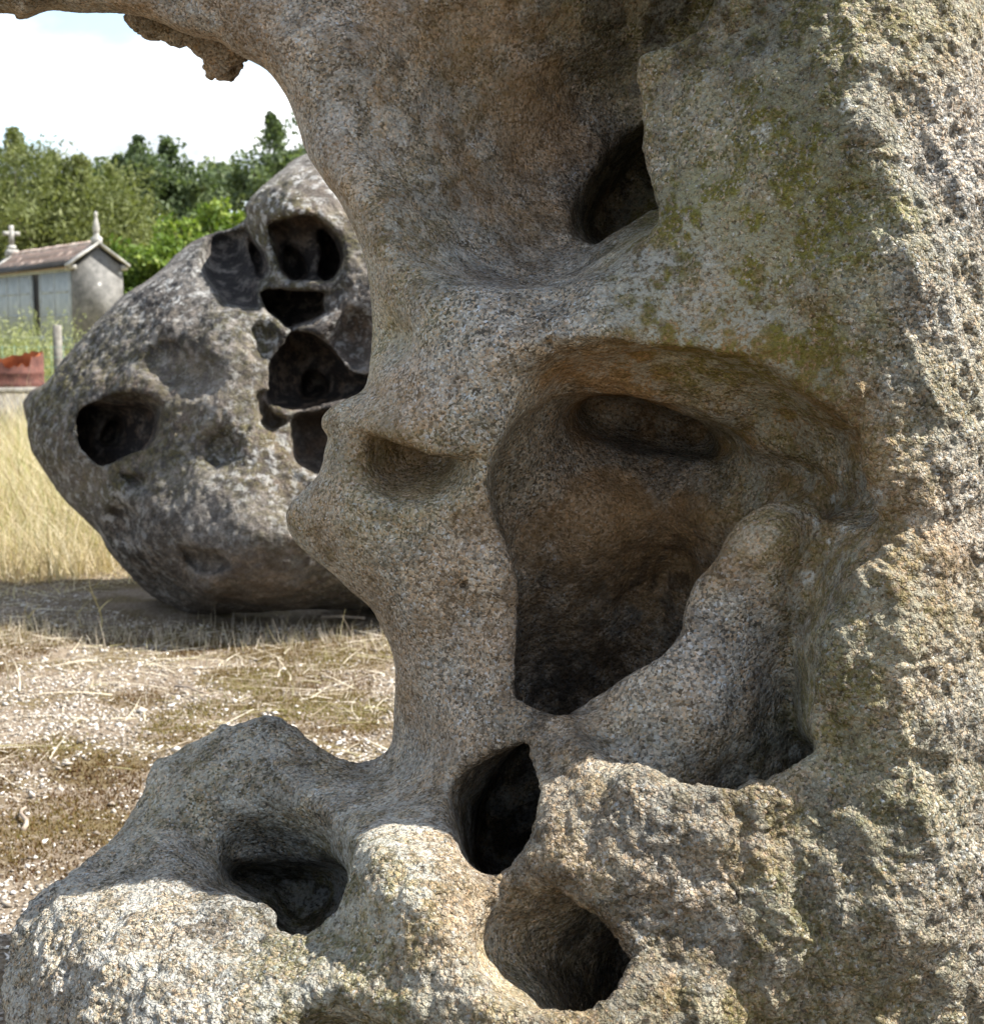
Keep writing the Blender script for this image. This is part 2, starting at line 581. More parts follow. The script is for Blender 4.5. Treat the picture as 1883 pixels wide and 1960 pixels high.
# ------------------------------------------------------------------ ground
def make_ground():
    M = NT('dry_ground', 0.95, 0.1)
    P = M.obj()
    n0 = M.noise(P, 55.0, 8, 0.75)
    c = M.ramp(n0, [(0.30, (0.085, 0.062, 0.042)), (0.48, (0.175, 0.135, 0.097)), (0.62, (0.30, 0.25, 0.19)), (0.75, (0.42, 0.37, 0.30))])
    n1 = M.noise(P, 2.6, 6, 0.65)
    c = M.mix(M.ramp(n1, [(0.46, 0.0), (0.58, 0.75)]), c, M.ramp(M.noise(P, 45.0, 5), [(0.35, (0.055, 0.035, 0.015)), (0.65, (0.17, 0.13, 0.055))]))
    far = M.n('ShaderNodeSeparateXYZ', {0: P}).outputs[1]
    grass = M.ramp(M.noise(P, 1.3, 6, 0.7), [(0.35, (0.16, 0.15, 0.055)), (0.65, (0.36, 0.28, 0.13))])
    c = M.mix(M.ramp(M.math('MULTIPLY', far, 0.02), [(0.18, 0.0), (0.26, 1.0)]), c, grass)
    b = M.bump(M.noise(P, 80.0, 6, 0.7), 0.8, 0.02)
    mat = M.done(c, b)
    # one sheet: fine near the boulders, coarse to the horizon
    def axis(lo, hi, fl, fh, fine, n):
        a = -np.geomspace(-(lo - fl) if lo < fl else 1, 0.4, n) + fl
        c_ = np.geomspace(0.4, hi - fh, n) + fh
        return np.concatenate([a, np.arange(fl, fh + 1e-6, fine), c_])
    xs = axis(-900, 900, -6, 4, 0.05, 24)
    ys = axis(-200, 1800, -1, 11, 0.05, 24)
    X, Y = np.meshgrid(xs, ys)
    Q = np.stack([X.ravel(), Y.ravel(), np.zeros(X.size)], 1)
    near = smooth(14, 9, np.hypot(Q[:, 0], Q[:, 1] - 4))
    Q[:, 2] = (fbm(Q, 1.1, 3, 3) * 0.03 + fbm(Q, 9.0, 2, 5) * 0.010) * near - 0.005
    h, w = X.shape
    I = np.arange(h * w).reshape(h, w)
    F = np.stack([I[:-1, :-1].ravel(), I[:-1, 1:].ravel(), I[1:, 1:].ravel(), I[1:, :-1].ravel()], 1)
    o = mesh_obj('ground', Q, F, mat, smooth_shade=True)
    tag(o, kind='structure')
    o['label'] = 'dry stony ground with moss and straw'
    return o
def ground_z(Q):
    near = smooth(14, 9, np.hypot(Q[:, 0], Q[:, 1] - 4))
    R = Q.copy()
    R[:, 2] = 0
    return (fbm(R, 1.1, 3, 3) * 0.03 + fbm(R, 9.0, 2, 5) * 0.010) * near - 0.005

make_ground()

# ------------------------------------------------------------------ the near boulder
X0, Y0, X1, Y1 = -900, -1200, 2900, 3200
front = tps([
    (0, 0, 2.36), (300, 10, 2.31), (560, 100, 2.26), (640, 300, 2.2), (720, 500, 2.13), (450, -150, 2.3),
    (850, 545, 2.08), (1050, 565, 2.05), (1250, 440, 2.01), (1250, 250, 2.03), (1300, 90, 2.01),
    (1450, 300, 1.93), (1570, 150, 1.89), (1600, 400, 1.875), (1660, 200, 1.865), (1540, 0, 1.92), (1883, 200, 1.955), (1883, 0, 2.00), (1790, 300, 1.895),
    (1690, 500, 1.855), (1883, 700, 1.905), (1560, 640, 1.905), (1680, 830, 1.855), (1740, 1000, 1.83), (1883, 1100, 1.87),
    (1700, 1300, 1.82), (1883, 1500, 1.858), (1570, 1430, 1.835), (1300, 1510, 1.83), (1140, 1460, 1.89),
    (1400, 1700, 1.80), (1560, 1600, 1.82), (1700, 1700, 1.805), (1883, 1900, 1.862), (1330, 1900, 1.785), (1600, 1950, 1.82), (1215, 1830, 1.79),
    (1050, 1600, 1.85), (950, 1690, 1.845), (730, 1625, 1.86), (850, 1760, 1.76), (900, 1900, 1.70), (1000, 1950, 1.66),
    (650, 1780, 1.86), (520, 1790, 1.89), (300, 1740, 1.97), (180, 1830, 1.90), (60, 1800, 2.05), (300, 1950, 1.78),
    (640, 1920, 1.76), (30, 1950, 1.98), (480, 1400, 2.30), (330, 1470, 2.30), (230, 1620, 2.22), (130, 1700, 2.11),
    (720, 1470, 2.24), (600, 1500, 2.2), (690, 1570, 2.02), (850, 1400, 2.1), (760, 1300, 2.15), (870, 1250, 2.08),
    (700, 1000, 2.12), (570, 1000, 2.2), (870, 1000, 2.06), (650, 800, 2.15), (750, 790, 2.08), (880, 840, 2.02),
    (960, 850, 2.0), (1000, 720, 2.0), (980, 640, 2.01), (850, 650, 2.05), (740, 650, 2.14), (1150, 610, 1.97),
    (1350, 630, 1.945), (1030, 1420, 1.98), (940, 1390, 2.04),
    (300, 2400, 1.80), (1300, 2400, 1.86), (1300, 2900, 1.95), (300, 2900, 1.95), (-200, 2200, 2.2), (1883, 2600, 1.8),
    (2300, 1000, 2.55), (2300, 2000, 2.35), (2300, 0, 2.7), (1600, -400, 1.92), (1500, -1000, 2.1), (900, -400, 2.0), (800, -1000, 2.3), (2300, -800, 2.7), (0, -500, 2.4), (-400, 0, 2.6)],
    X0, Y0, X1, Y1, 10, 2e-4)
thick = idw([(0, 0, 0.55), (500, 100, 0.6), (640, 400, 0.6), (620, 900, 0.6), (740, 1300, 0.6), (1170, 350, 1.5), (1000, 300, 1.3), (850, 300, 1.0), (1000, 1100, 1.4), (1200, 1000, 1.5), (1300, 750, 1.5), (1050, 1300, 1.5), (1300, 1250, 1.5),
             (1700, 800, 1.3), (1500, 1700, 1.4), (950, 1550, 1.4), (1050, 1850, 1.4), (600, 1700, 1.2), (500, 1650, 1.1), (150, 1850, 0.8), (480, 1420, 0.45), (900, 2400, 1.5), (1700, 100, 1.4)],
            X0, Y0, X1, Y1, 20)

# everything that is open air beside the block: x, y, depth of the widest point behind the face, curvature
sil = [(-800, 45, .15, 2.5), (-300, 40, .15, 2.5), (0, 25, .15, 2.5), (31, 36, .15, 2.5), (52, 36, .15, 2.5), (78, 25, .15, 2.5), (106, 20, .15, 2.5),
       (156, 25, .14, 2.5), (219, 25, .14, 2.5), (262, 30, .13, 2.5), (300, 41, .12, 2.5), (345, 61, .12, 2.5), (390, 74, .12, 2.5), (420, 80, .12, 2.5),
       (445, 98, .12, 2.6), (468, 111, .12, 2.6), (506, 131, .12, 2.8), (525, 150, .12, 3), (546, 181, .12, 3), (565, 225, .12, 3), (578, 268, .12, 3),
       (592, 302, .12, 3), (620, 345, .12, 3), (650, 385, .12, 3), (668, 420, .12, 3), (685, 457, .12, 3), (699, 500, .12, 3), (707, 545, .13, 3),
       (712, 600, .14, 3), (712, 650, .14, 3), (707, 700, .13, 3), (701, 735, .12, 3), (688, 752, .09, 3), (660, 765, .07, 3), (635, 779, .06, 3), (617, 800, .06, 3),
       (618, 820, .06, 3), (628, 836, .07, 3), (622, 862, .07, 3), (617, 890, .07, 3), (605, 915, .07, 3), (583, 937, .07, 2.5), (560, 960, .07, 2.5),
       (548, 985, .07, 2.5), (552, 1010, .07, 2.5), (565, 1037, .08, 2.5), (600, 1068, .08, 2.5), (640, 1100, .08, 2.5), (670, 1130, .08, 2.5), (700, 1155, .09, 2.5),
       (716, 1172, .09, 2.5), (735, 1210, .1, 2.5), (750, 1247, .1, 2.5), (757, 1290, .1, 2.5), (755, 1340, .1, 2), (753, 1385, .1, 2), (750, 1420, .08, 2),
       (733, 1445, .06, 1.5), (708, 1457, .05, 1.5), (680, 1460, .05, 1.5), (650, 1451, .05, 1.5), (620, 1436, .05, 1.5), (590, 1415, .05, 1.5), (568, 1393, .05, 1.5),
       (552, 1385, .05, 1.5), (538, 1375, .05, 1.5), (515, 1370, .05, 1.5), (490, 1375, .05, 1.5), (468, 1383, .05, 1.5), (442, 1391, .05, 1.5), (425, 1388, .05, 1.5),
       (406, 1406, .05, 1.5), (388, 1414, .05, 1.5), (360, 1425, .06, 1.5), (330, 1446, .06, 1.5), (300, 1455, .06, 1.5), (285, 1480, .06, 1.5), (279, 1510, .06, 1.5),
       (262, 1540, .06, 1.5), (245, 1570, .06, 1.5), (225, 1600, .06, 1.5), (205, 1620, .06, 1.5), (180, 1640, .06, 1.5), (150, 1665, .06, 1.5), (123, 1687, .06, 1.5),
       (95, 1710, .06, 1.5), (75, 1732, .07, 1.5), (55, 1760, .08, 1.5), (40, 1790, .09, 1.5), (30, 1822, .1, 1.5), (22, 1870, .1, 1.5), (18, 1915, .1, 1.5), (22, 1970, .1, 1.5),
       (30, 2100, .12, 1.5), (10, 2400, .2, 1.2), (-20, 2800, .2, 1.2), (-60, 3200, .2, 1), (-800, 3200, .2, 1)]
sil_L = Loft(sil, 200, 4, 4)

# hollows: outline corners (x, y, wall slope, lip rounding), floor depth, floor rounding, start depth
def R4(lst, s, k):
    return [(x, y, s, k) for x, y in lst]
upper_bowl = [(450, -60, 0, .05), (545, 60, 0, .05), (595, 180, 0, .05), (635, 300, 0, .05), (690, 400, 0, .05), (745, 488, .1, .05), (805, 530, .2, .045),
              (900, 549, .15, .022), (1000, 560, .08, .018), (1080, 553, .08, .018), (1150, 527, .12, .02), (1215, 480, .15, .022), (1256, 425, .0, .02),
              (1250, 380, -.15, .012), (1238, 330, -.15, .012), (1230, 270, -.15, .012), (1228, 200, -.15, .012), (1221, 150, -.15, .012), (1226, 108, -.1, .012), (1260, 95, -.1, .012),
              (1310, 75, -.1, .012), (1343, 55, -.1, .012), (1366, 15, -.1, .012), (1380, -60, 0, .02), (1360, -200, .2, .05), (1100, -330, .4, .08), (700, -300, .6, .1), (500, -200, .8, .1)]
upper_pit = [(1240, 175, .1, .03), (1205, 195, .25, .05), (1155, 235, .25, .05), (1115, 300, .25, .04), (1094, 375, .2, .03), (1096, 440, .1, .02), (1140, 470, .0, .012), (1190, 440, -.1, .012),
             (1250, 400, -.1, .012), (1340, 390, -.1, .02), (1340, 180, 0, .02)]
main_bowl = [(926, 872, .3, .03), (938, 830, .6, .05), (950, 760, .7, .06), (985, 700, .5, .05), (1040, 668, .25, .016), (1100, 652, .18, .010), (1170, 645, .15, .008), (1260, 648, .15, .008), (1340, 658, .15, .008), (1430, 680, .18, .010),
             (1520, 722, .2, .012), (1580, 770, .2, .012), (1640, 815, .2, .012), (1668, 870, .3, .02), (1692, 945, .55, .04), (1722, 1010, .7, .03), (1706, 1075, .6, .02), (1652, 1128, .4, .018),
             (1604, 1188, .25, .018), (1565, 1248, .2, .018), (1553, 1333, .12, .016), (1550, 1395, .1, .014), (1556, 1433, 0, .01), (1535, 1452, -.1, .01), (1500, 1478, -.15, .01), (1455, 1502, -.15, .01), (1377, 1513, -.15, .01),
             (1292, 1506, -.1, .01), (1206, 1479, 0, .012), (1138, 1452, .3, .02), (1085, 1405, .5, .04), (1040, 1385, .3, .03), (988, 1340, .0, .02), (986, 1309, -.05, .03), (993, 1263, -.05, .04), (1001, 1213, 0, .05),
             (1012, 1163, 0, .06), (1014, 1114, 0, .06), (1001, 1064, 0, .06), (984, 1026, 0, .05), (955, 980, .05, .05), (934, 926, .1, .04)]
inner_cave = [(940, 900, 0, .03), (965, 850, .05, .03), (1000, 812, .1, .03), (1060, 769, .1, .02), (1130, 755, .05, .012), (1206, 757, .05, .012), (1270, 773, .05, .012), (1334, 799, .1, .014), (1386, 826, .2, .03), (1450, 822, .4, .06), (1540, 835, .5, .06), (1610, 870, .5, .06),
              (1640, 915, .5, .05), (1650, 960, .6, .05), (1612, 988, .3, .025), (1568, 1003, .0, .010), (1556, 980, -.1, .008), (1520, 971, -.1, .008), (1484, 973, -.1, .008), (1446, 995, -.1, .010), (1403, 1033, -.1, .010), (1369, 1086, -.1, .012), (1334, 1120, -.1, .012), (1317, 1163, -.1, .012), (1305, 1218, -.1, .012), (1275, 1268, -.15, .012), (1206, 1304, -.15, .012),
              (1155, 1338, -.15, .012), (1104, 1372, -.1, .012), (1072, 1402, -.05, .012), (1020, 1380, 0, .02), (985, 1330, 0, .02), (980, 1200, 0, .04), (975, 1060, 0, .05), (945, 960, .0, .04)]
inner_pit = [(1222, 1060, .3, .10), (1270, 1030, .3, .10), (1325, 1050, .1, .06), (1330, 1120, 0, .04), (1315, 1200, 0, .04), (1270, 1235, .2, .06), (1222, 1190, .3, .10), (1207, 1120, .3, .10)]
top_niche = [(1085, 800, .15, .04), (1128, 760, .0, .012), (1206, 758, .0, .012), (1270, 774, .0, .012), (1334, 800, .0, .014), (1386, 827, .1, .02), (1414, 865, .2, .03), (1380, 915, .5, .10), (1270, 930, .6, .14), (1160, 915, .6, .12), (1092, 860, .45, .08)]
eye = [(648, 838, .2, .03), (676, 826, .1, .018), (739, 842, .0, .012), (789, 856, .0, .010), (822, 867, .0, .010), (872, 871, .0, .012), (912, 868, .1, .02), (918, 895, .2, .03), (900, 945, .2, .03), (855, 978, .2, .03), (805, 992, .2, .03),
       (745, 982, .2, .03), (695, 948, .2, .03), (660, 885, .2, .03)]
side_notch = [(705, 530, .9, .04), (745, 570, .3, .02), (772, 612, .1, .016), (788, 642, .0, .014), (778, 690, .2, .02), (755, 720, .6, .03), (715, 745, .9, .04), (660, 740, .8, .04), (650, 560, .8, .04)]
mid_hole = [(1004, 1420, .0, .012), (1016, 1447, -.1, .01), (1034, 1500, -.15, .01), (1037, 1530, -.15, .01), (1028, 1573, -.15, .01), (1018, 1615, -.1, .01), (991, 1652, -.1, .012), (961, 1676, -.05, .012), (924, 1678, .0, .014), (893, 1668, .05, .016),
            (865, 1634, .1, .02), (848, 1580, .18, .03), (844, 1530, .25, .04), (868, 1488, .25, .04), (925, 1447, .15, .03)]
left_bowl = [(320, 1560, 0, .05), (400, 1510, 0, .05), (520, 1495, 0, .05), (620, 1520, 0, .05), (668, 1580, .2, .05), (674, 1660, .2, .02), (664, 1700, .0, .012), (636, 1752, -.1, .012), (595, 1778, -.1, .012), (556, 1787, 0, .012),
             (527, 1782, .1, .015), (505, 1752, .3, .03), (450, 1732, .3, .04), (360, 1715, 0, .05), (310, 1650, 0, .05)]
left_hole = [(420, 1655, .15, .03), (452, 1626, .2, .045), (530, 1612, .2, .05), (592, 1615, .2, .05), (648, 1638, .1, .035), (668, 1668, 0, .015), (662, 1705, -.1, .012), (636, 1752, -.1, .012), (595, 1778, -.1, .012), (556, 1787, -.05, .012),
             (527, 1780, .0, .012), (500, 1748, .05, .016), (455, 1718, .1, .018), (424, 1692, .1, .02)]
low_bowl = [(915, 1712, .0, .03), (985, 1690, .0, .04), (1040, 1688, .0, .04), (1095, 1708, .0, .025), (1128, 1731, .0, .014), (1162, 1755, -.05, .012), (1190, 1782, -.1, .01), (1207, 1806, -.1, .01), (1215, 1830, -.15, .01), (1211, 1860, -.15, .01),
            (1187, 1896, -.15, .01), (1150, 1926, -.1, .01), (1101, 1945, -.1, .01), (1064, 1942, .0, .012), (997, 1933, .05, .012), (948, 1909, .1, .012), (912, 1878, .05, .012), (895, 1847, .05, .012), (893, 1792, .05, .014), (900, 1745, .05, .02)]
under_hollow = [(540, 1985, .6, .03), (580, 1938, .5, .02), (640, 1917, .4, .015), (700, 1922, .4, .015), (770, 1945, .4, .02), (850, 1985, .4, .03), (920, 2080, .5, .04), (880, 2250, .8, .05), (650, 2300, .8, .05), (520, 2150, .8, .05)]

# depth of the main hollow's floor: the leaning tongue of rock inside it stands forward
main_floor = tps([(1000, 800, .16), (1050, 745, .18), (1200, 740, .20), (1350, 760, .20), (1500, 800, .22), (1600, 850, .22), (1650, 930, .20), (1690, 1000, .11), (1430, 880, .24), (1250, 900, .26), (1100, 900, .25), (1000, 900, .2), (1200, 665, .13), (1400, 700, .13),
                  (1560, 990, .15), (1480, 985, .115), (1400, 1055, .095), (1340, 1140, .085), (1300, 1250, .08), (1200, 1310, .075), (1100, 1390, .07), (1500, 1080, .125), (1430, 1180, .105), (1540, 1140, .165), (1400, 1300, .105), (1320, 1370, .09), (1250, 1370, .08), (1490, 1250, .155), (1460, 1350, .155),
                  (1600, 1060, .18), (1650, 1090, .15), (1590, 1140, .19), (1560, 1220, .20), (1530, 1320, .225), (1505, 1420, .23), (1440, 1440, .17), (1300, 1450, .11), (1200, 1430, .08), (1380, 1470, .16),
                  (1050, 1100, .22), (1050, 1250, .22), (1700, 1050, .07)],
                 800, 500, 1900, 1700, 10, 2e-4)

upper_floor = tps([(600, 200, -.01), (640, 300, 0), (690, 400, .0), (740, 490, .0), (700, 300, .055), (800, 300, .14), (900, 300, .22), (1000, 300, .29), (1090, 260, .36), (1180, 200, .42), (800, 470, .08), (900, 490, .16), (1000, 510, .20), (1100, 490, .24), (1200, 450, .22),
                   (660, 100, .04), (760, 100, .13), (860, 100, .20), (1000, 100, .28), (1150, 80, .34), (1300, 20, .36), (570, 0, .02), (750, -100, .16), (1000, -150, .28), (1300, -150, .34), (560, 100, -.03)],
                  300, -500, 1600, 800, 10, 2e-4)
cave_floor = tps([(1000, 850, .22), (1050, 900, .29), (1150, 900, .36), (1250, 900, .40), (1150, 1000, .335), (1060, 1000, .33), (1100, 1100, .38), (1050, 1200, .42), (1080, 1330, .52), (1200, 1080, .42), (1200, 1200, .50), (1350, 1000, .36), (1390, 880, .34), (1180, 1280, .56),
                  (1320, 1060, .42), (1450, 880, .33), (1550, 890, .30), (1620, 930, .25), (1500, 950, .31), (1420, 940, .34), (1000, 1100, .33), (1000, 1250, .42), (1300, 1200, .55), (1200, 780, .40), (1350, 830, .38), (950, 950, .25)],
                 800, 500, 1700, 1700, 10, 2e-4)
left_floor = tps([(330, 1560, .0), (420, 1540, .03), (450, 1580, .10), (550, 1550, .07), (560, 1600, .17), (650, 1570, .05), (360, 1640, .05), (400, 1640, .11), (480, 1650, .22), (560, 1650, .28), (640, 1640, .26), (340, 1700, 0), (400, 1695, .07), (480, 1725, .15), (600, 1750, .3), (500, 1500, -.01), (610, 1520, -.01)],
                 200, 1350, 850, 1950, 8, 2e-4)
eye_floor = tps([(655, 845, .0), (690, 850, .025), (740, 862, .10), (800, 880, .16), (860, 886, .15), (900, 885, .06), (760, 915, .11), (830, 925, .085), (700, 910, .02), (720, 950, 0), (780, 965, 0), (850, 960, 0), (900, 925, .01), (665, 890, .0), (800, 950, .03)],
                500, 700, 1050, 1150, 8, 2e-4)
low_floor = tps([(930, 1720, .02), (1000, 1715, .035), (1080, 1725, .08), (920, 1800, .085), (950, 1800, .115), (1050, 1800, .17), (1150, 1800, .22), (925, 1860, .08), (970, 1880, .125), (1050, 1880, .20), (1150, 1870, .26), (1190, 1830, .26), (1000, 1920, .08), (1100, 1930, .24), (1010, 1750, .08)],
                750, 1550, 1400, 2100, 8, 2e-4)
HOLL = [  # outline, floor depth, floor rounding, depth where its walls start
    (Loft(upper_bowl), upper_floor, 0.03, 0),
    (Loft(upper_pit), 0.70, 0.12, 0.28),
    (Loft(main_bowl), main_floor, 0.035, 0),
    (Loft(inner_cave), cave_floor, 0.04, 0.18),
    (Loft(top_niche), 0.60, 0.07, 0.36),
    (Loft(inner_pit), 0.56, 0.10, 0.42),
    (Loft(eye), eye_floor, 0.02, 0),
    (Loft(side_notch), 0.10, 0.05, 0),
    (Loft(mid_hole), 0.62, 0.10, 0),
    (Loft(left_bowl), left_floor, 0.03, 0),
    (Loft(left_hole), 0.50, 0.14, 0.16),
    (Loft(low_bowl), low_floor, 0.02, 0),
    (Loft(under_hollow), 0.22, 0.10, 0),
] + [(Loft([(x + r * math.cos(a) * random.uniform(.8, 1.3), y + r * math.sin(a) * random.uniform(.7, 1.1), .1, .006) for a in np.linspace(0, 5.4, 7)], 40, 1), D_, 0.012, 0)
     for x, y, r, D_ in [(1410, 1246, 13, .135), (1322, 1391, 11, .12), (1246, 1412, 7, .10), (1378, 746, 12, .20), (1654, 1078, 10, .17), (1052, 659, 11, .035), (520, 1548, 7, .02), (470, 1560, 9, .03), (640, 1490, 8, .02), (585, 1560, 6, .07), (1520, 1385, 9, .25), (890, 1120, 6, .012)]]

lobe = Loft([(247, 20), (268, 53), (278, 59), (322, 67), (333, 76), (359, 80), (390, 109), (406, 134), (415, 144), (434, 147), (439, 139), (470, 109), (540, 60), (520, -60), (300, -60)], 120, 4, 5)

rough_map = idw([(100, 30, .35), (400, 40, .35), (620, 250, .3), (730, 560, .3), (660, 800, .35), (700, 1000, .35), (860, 1100, .35), (850, 1350, .35), (950, 650, .35), (900, 780, .35),
                 (1330, 300, .4), (1480, 450, .6), (1400, 600, .5), (1580, 150, .9), (1560, 350, .8), (1600, 550, .9), (1640, 300, 1), (1750, 100, 1), (1800, 500, 1), (1700, 800, 1), (1800, 1100, 1), (1650, 1300, 1), (1800, 1600, 1.1),
                 (1400, 1650, 1.1), (1250, 1550, 1), (1600, 1850, 1.1), (1300, 1900, .9), (1100, 1640, .7), (800, 1720, .8), (950, 1950, .8), (700, 1850, .7), (300, 1850, 1.0), (120, 1780, 1.0),
                 (450, 1850, .9), (200, 1950, 1), (600, 1500, .45), (480, 1430, .5), (350, 1550, .45), (200, 1680, .6), (800, 1560, .4), (1400, 1200, .45), (1500, 1350, .4), (1100, 1450, .5), (1030, 650, .6)],
                X0, Y0, X1, Y1, 12)

def proj(P):
    z = np.maximum(P[:, 2], 0.3)
    return CXP + FPX * P[:, 0] / z, CYP - FPX * P[:, 1] / z, z

def near_sdf(P, want_t=False):
    px, py, z = proj(P)
    fr = front(px, py)
    t = z - fr
    m = fr / FPX
    low = 0.012 * vnoise(P, 7.0, 21) + 0.006 * vnoise(P, 17.0, 22) + 0.0035 * vnoise(P, 40.0, 23)
    d = -t * 0.82 + low
    # back and outer limits of the block
    bk = thick(px, py)
    d = smax(d, (t - bk + 0.12 * vnoise(P, 2.3, 31)) * 0.9, 0.25)
    d = smax(d, (px - 2230) * m * 0.9 + 0.1 * vnoise(P, 3.0, 5), 0.3)
    d = smax(d, (-420 - 450 * smooth(500, 1300, px) - py) * m * 0.9 + 0.1 * vnoise(P, 3.0, 6), 0.3)
    d = smax(d, (-420 - px) * m * 0.9 + 0.08 * vnoise(P, 3.0, 8), 0.3)
    wz = HC + P[:, 1] * CP - P[:, 2] * SP
    d = np.maximum(d, -(wz + 0.12))
    # silhouette
    tm, cv = sil_L.val[0](px, py), sil_L.val[1](px, py)
    q = t - tm
    open_ = 0.14 * (1 - np.exp(-cv * q * q / 0.14)) - sil_L.sd(px, py) * m + 0.4 * low * smooth(0, .1, np.abs(q))
    d = smax(d, open_, 0.02 + 0.05 * smooth(0.0, -0.1, q))
    # hollows
    tc = np.maximum(t, -0.06)
    for L_, D, kf, t0 in HOLL:
        b = L_.box
        ii = np.nonzero((px > b[0] - 110) & (px < b[1] + 110) & (py > b[2] - 110) & (py < b[3] + 110))[0]
        if not len(ii):
            continue
        pxx, pyy, tt = px[ii], py[ii], tc[ii]
        sd = L_.sd(pxx, pyy)
        s, k = L_.val[0](pxx, pyy), L_.val[1](pxx, pyy)
        c = sd * m[ii] + s * np.maximum(tt - t0, -0.06) + 0.5 * low[ii]
        Df = D(pxx, pyy) if callable(D) else D
        c = smax(c, (t[ii] - Df) * 0.85 + low[ii], kf)
        if t0:
            c = smax(c, t0 - 0.13 - t[ii], 0.02)
        d[ii] = smax(d[ii], -c, k)
    # the ragged lobe hanging behind the arch
    ls = lobe.sd(px, py) * m + 0.010 * vnoise(P, 30.0, 61) + 0.007 * vnoise(P, 70.0, 62)
    lb = np.maximum(ls, np.abs(t - 0.42) - 0.16)
    d = smin(d, lb, 0.03)
    if want_t:
        return d, t, px, py
    return d

def newton(f, v, nrm, it=2, e=0.002):
    for _ in range(it):
        d0 = f(v)
        d1 = f(v + nrm * e)
        g = np.clip((d1 - d0) / e, 0.4, 2.0)
        v = v - nrm * np.clip(d0 / g, -0.006, 0.006)[:, None]
    return v

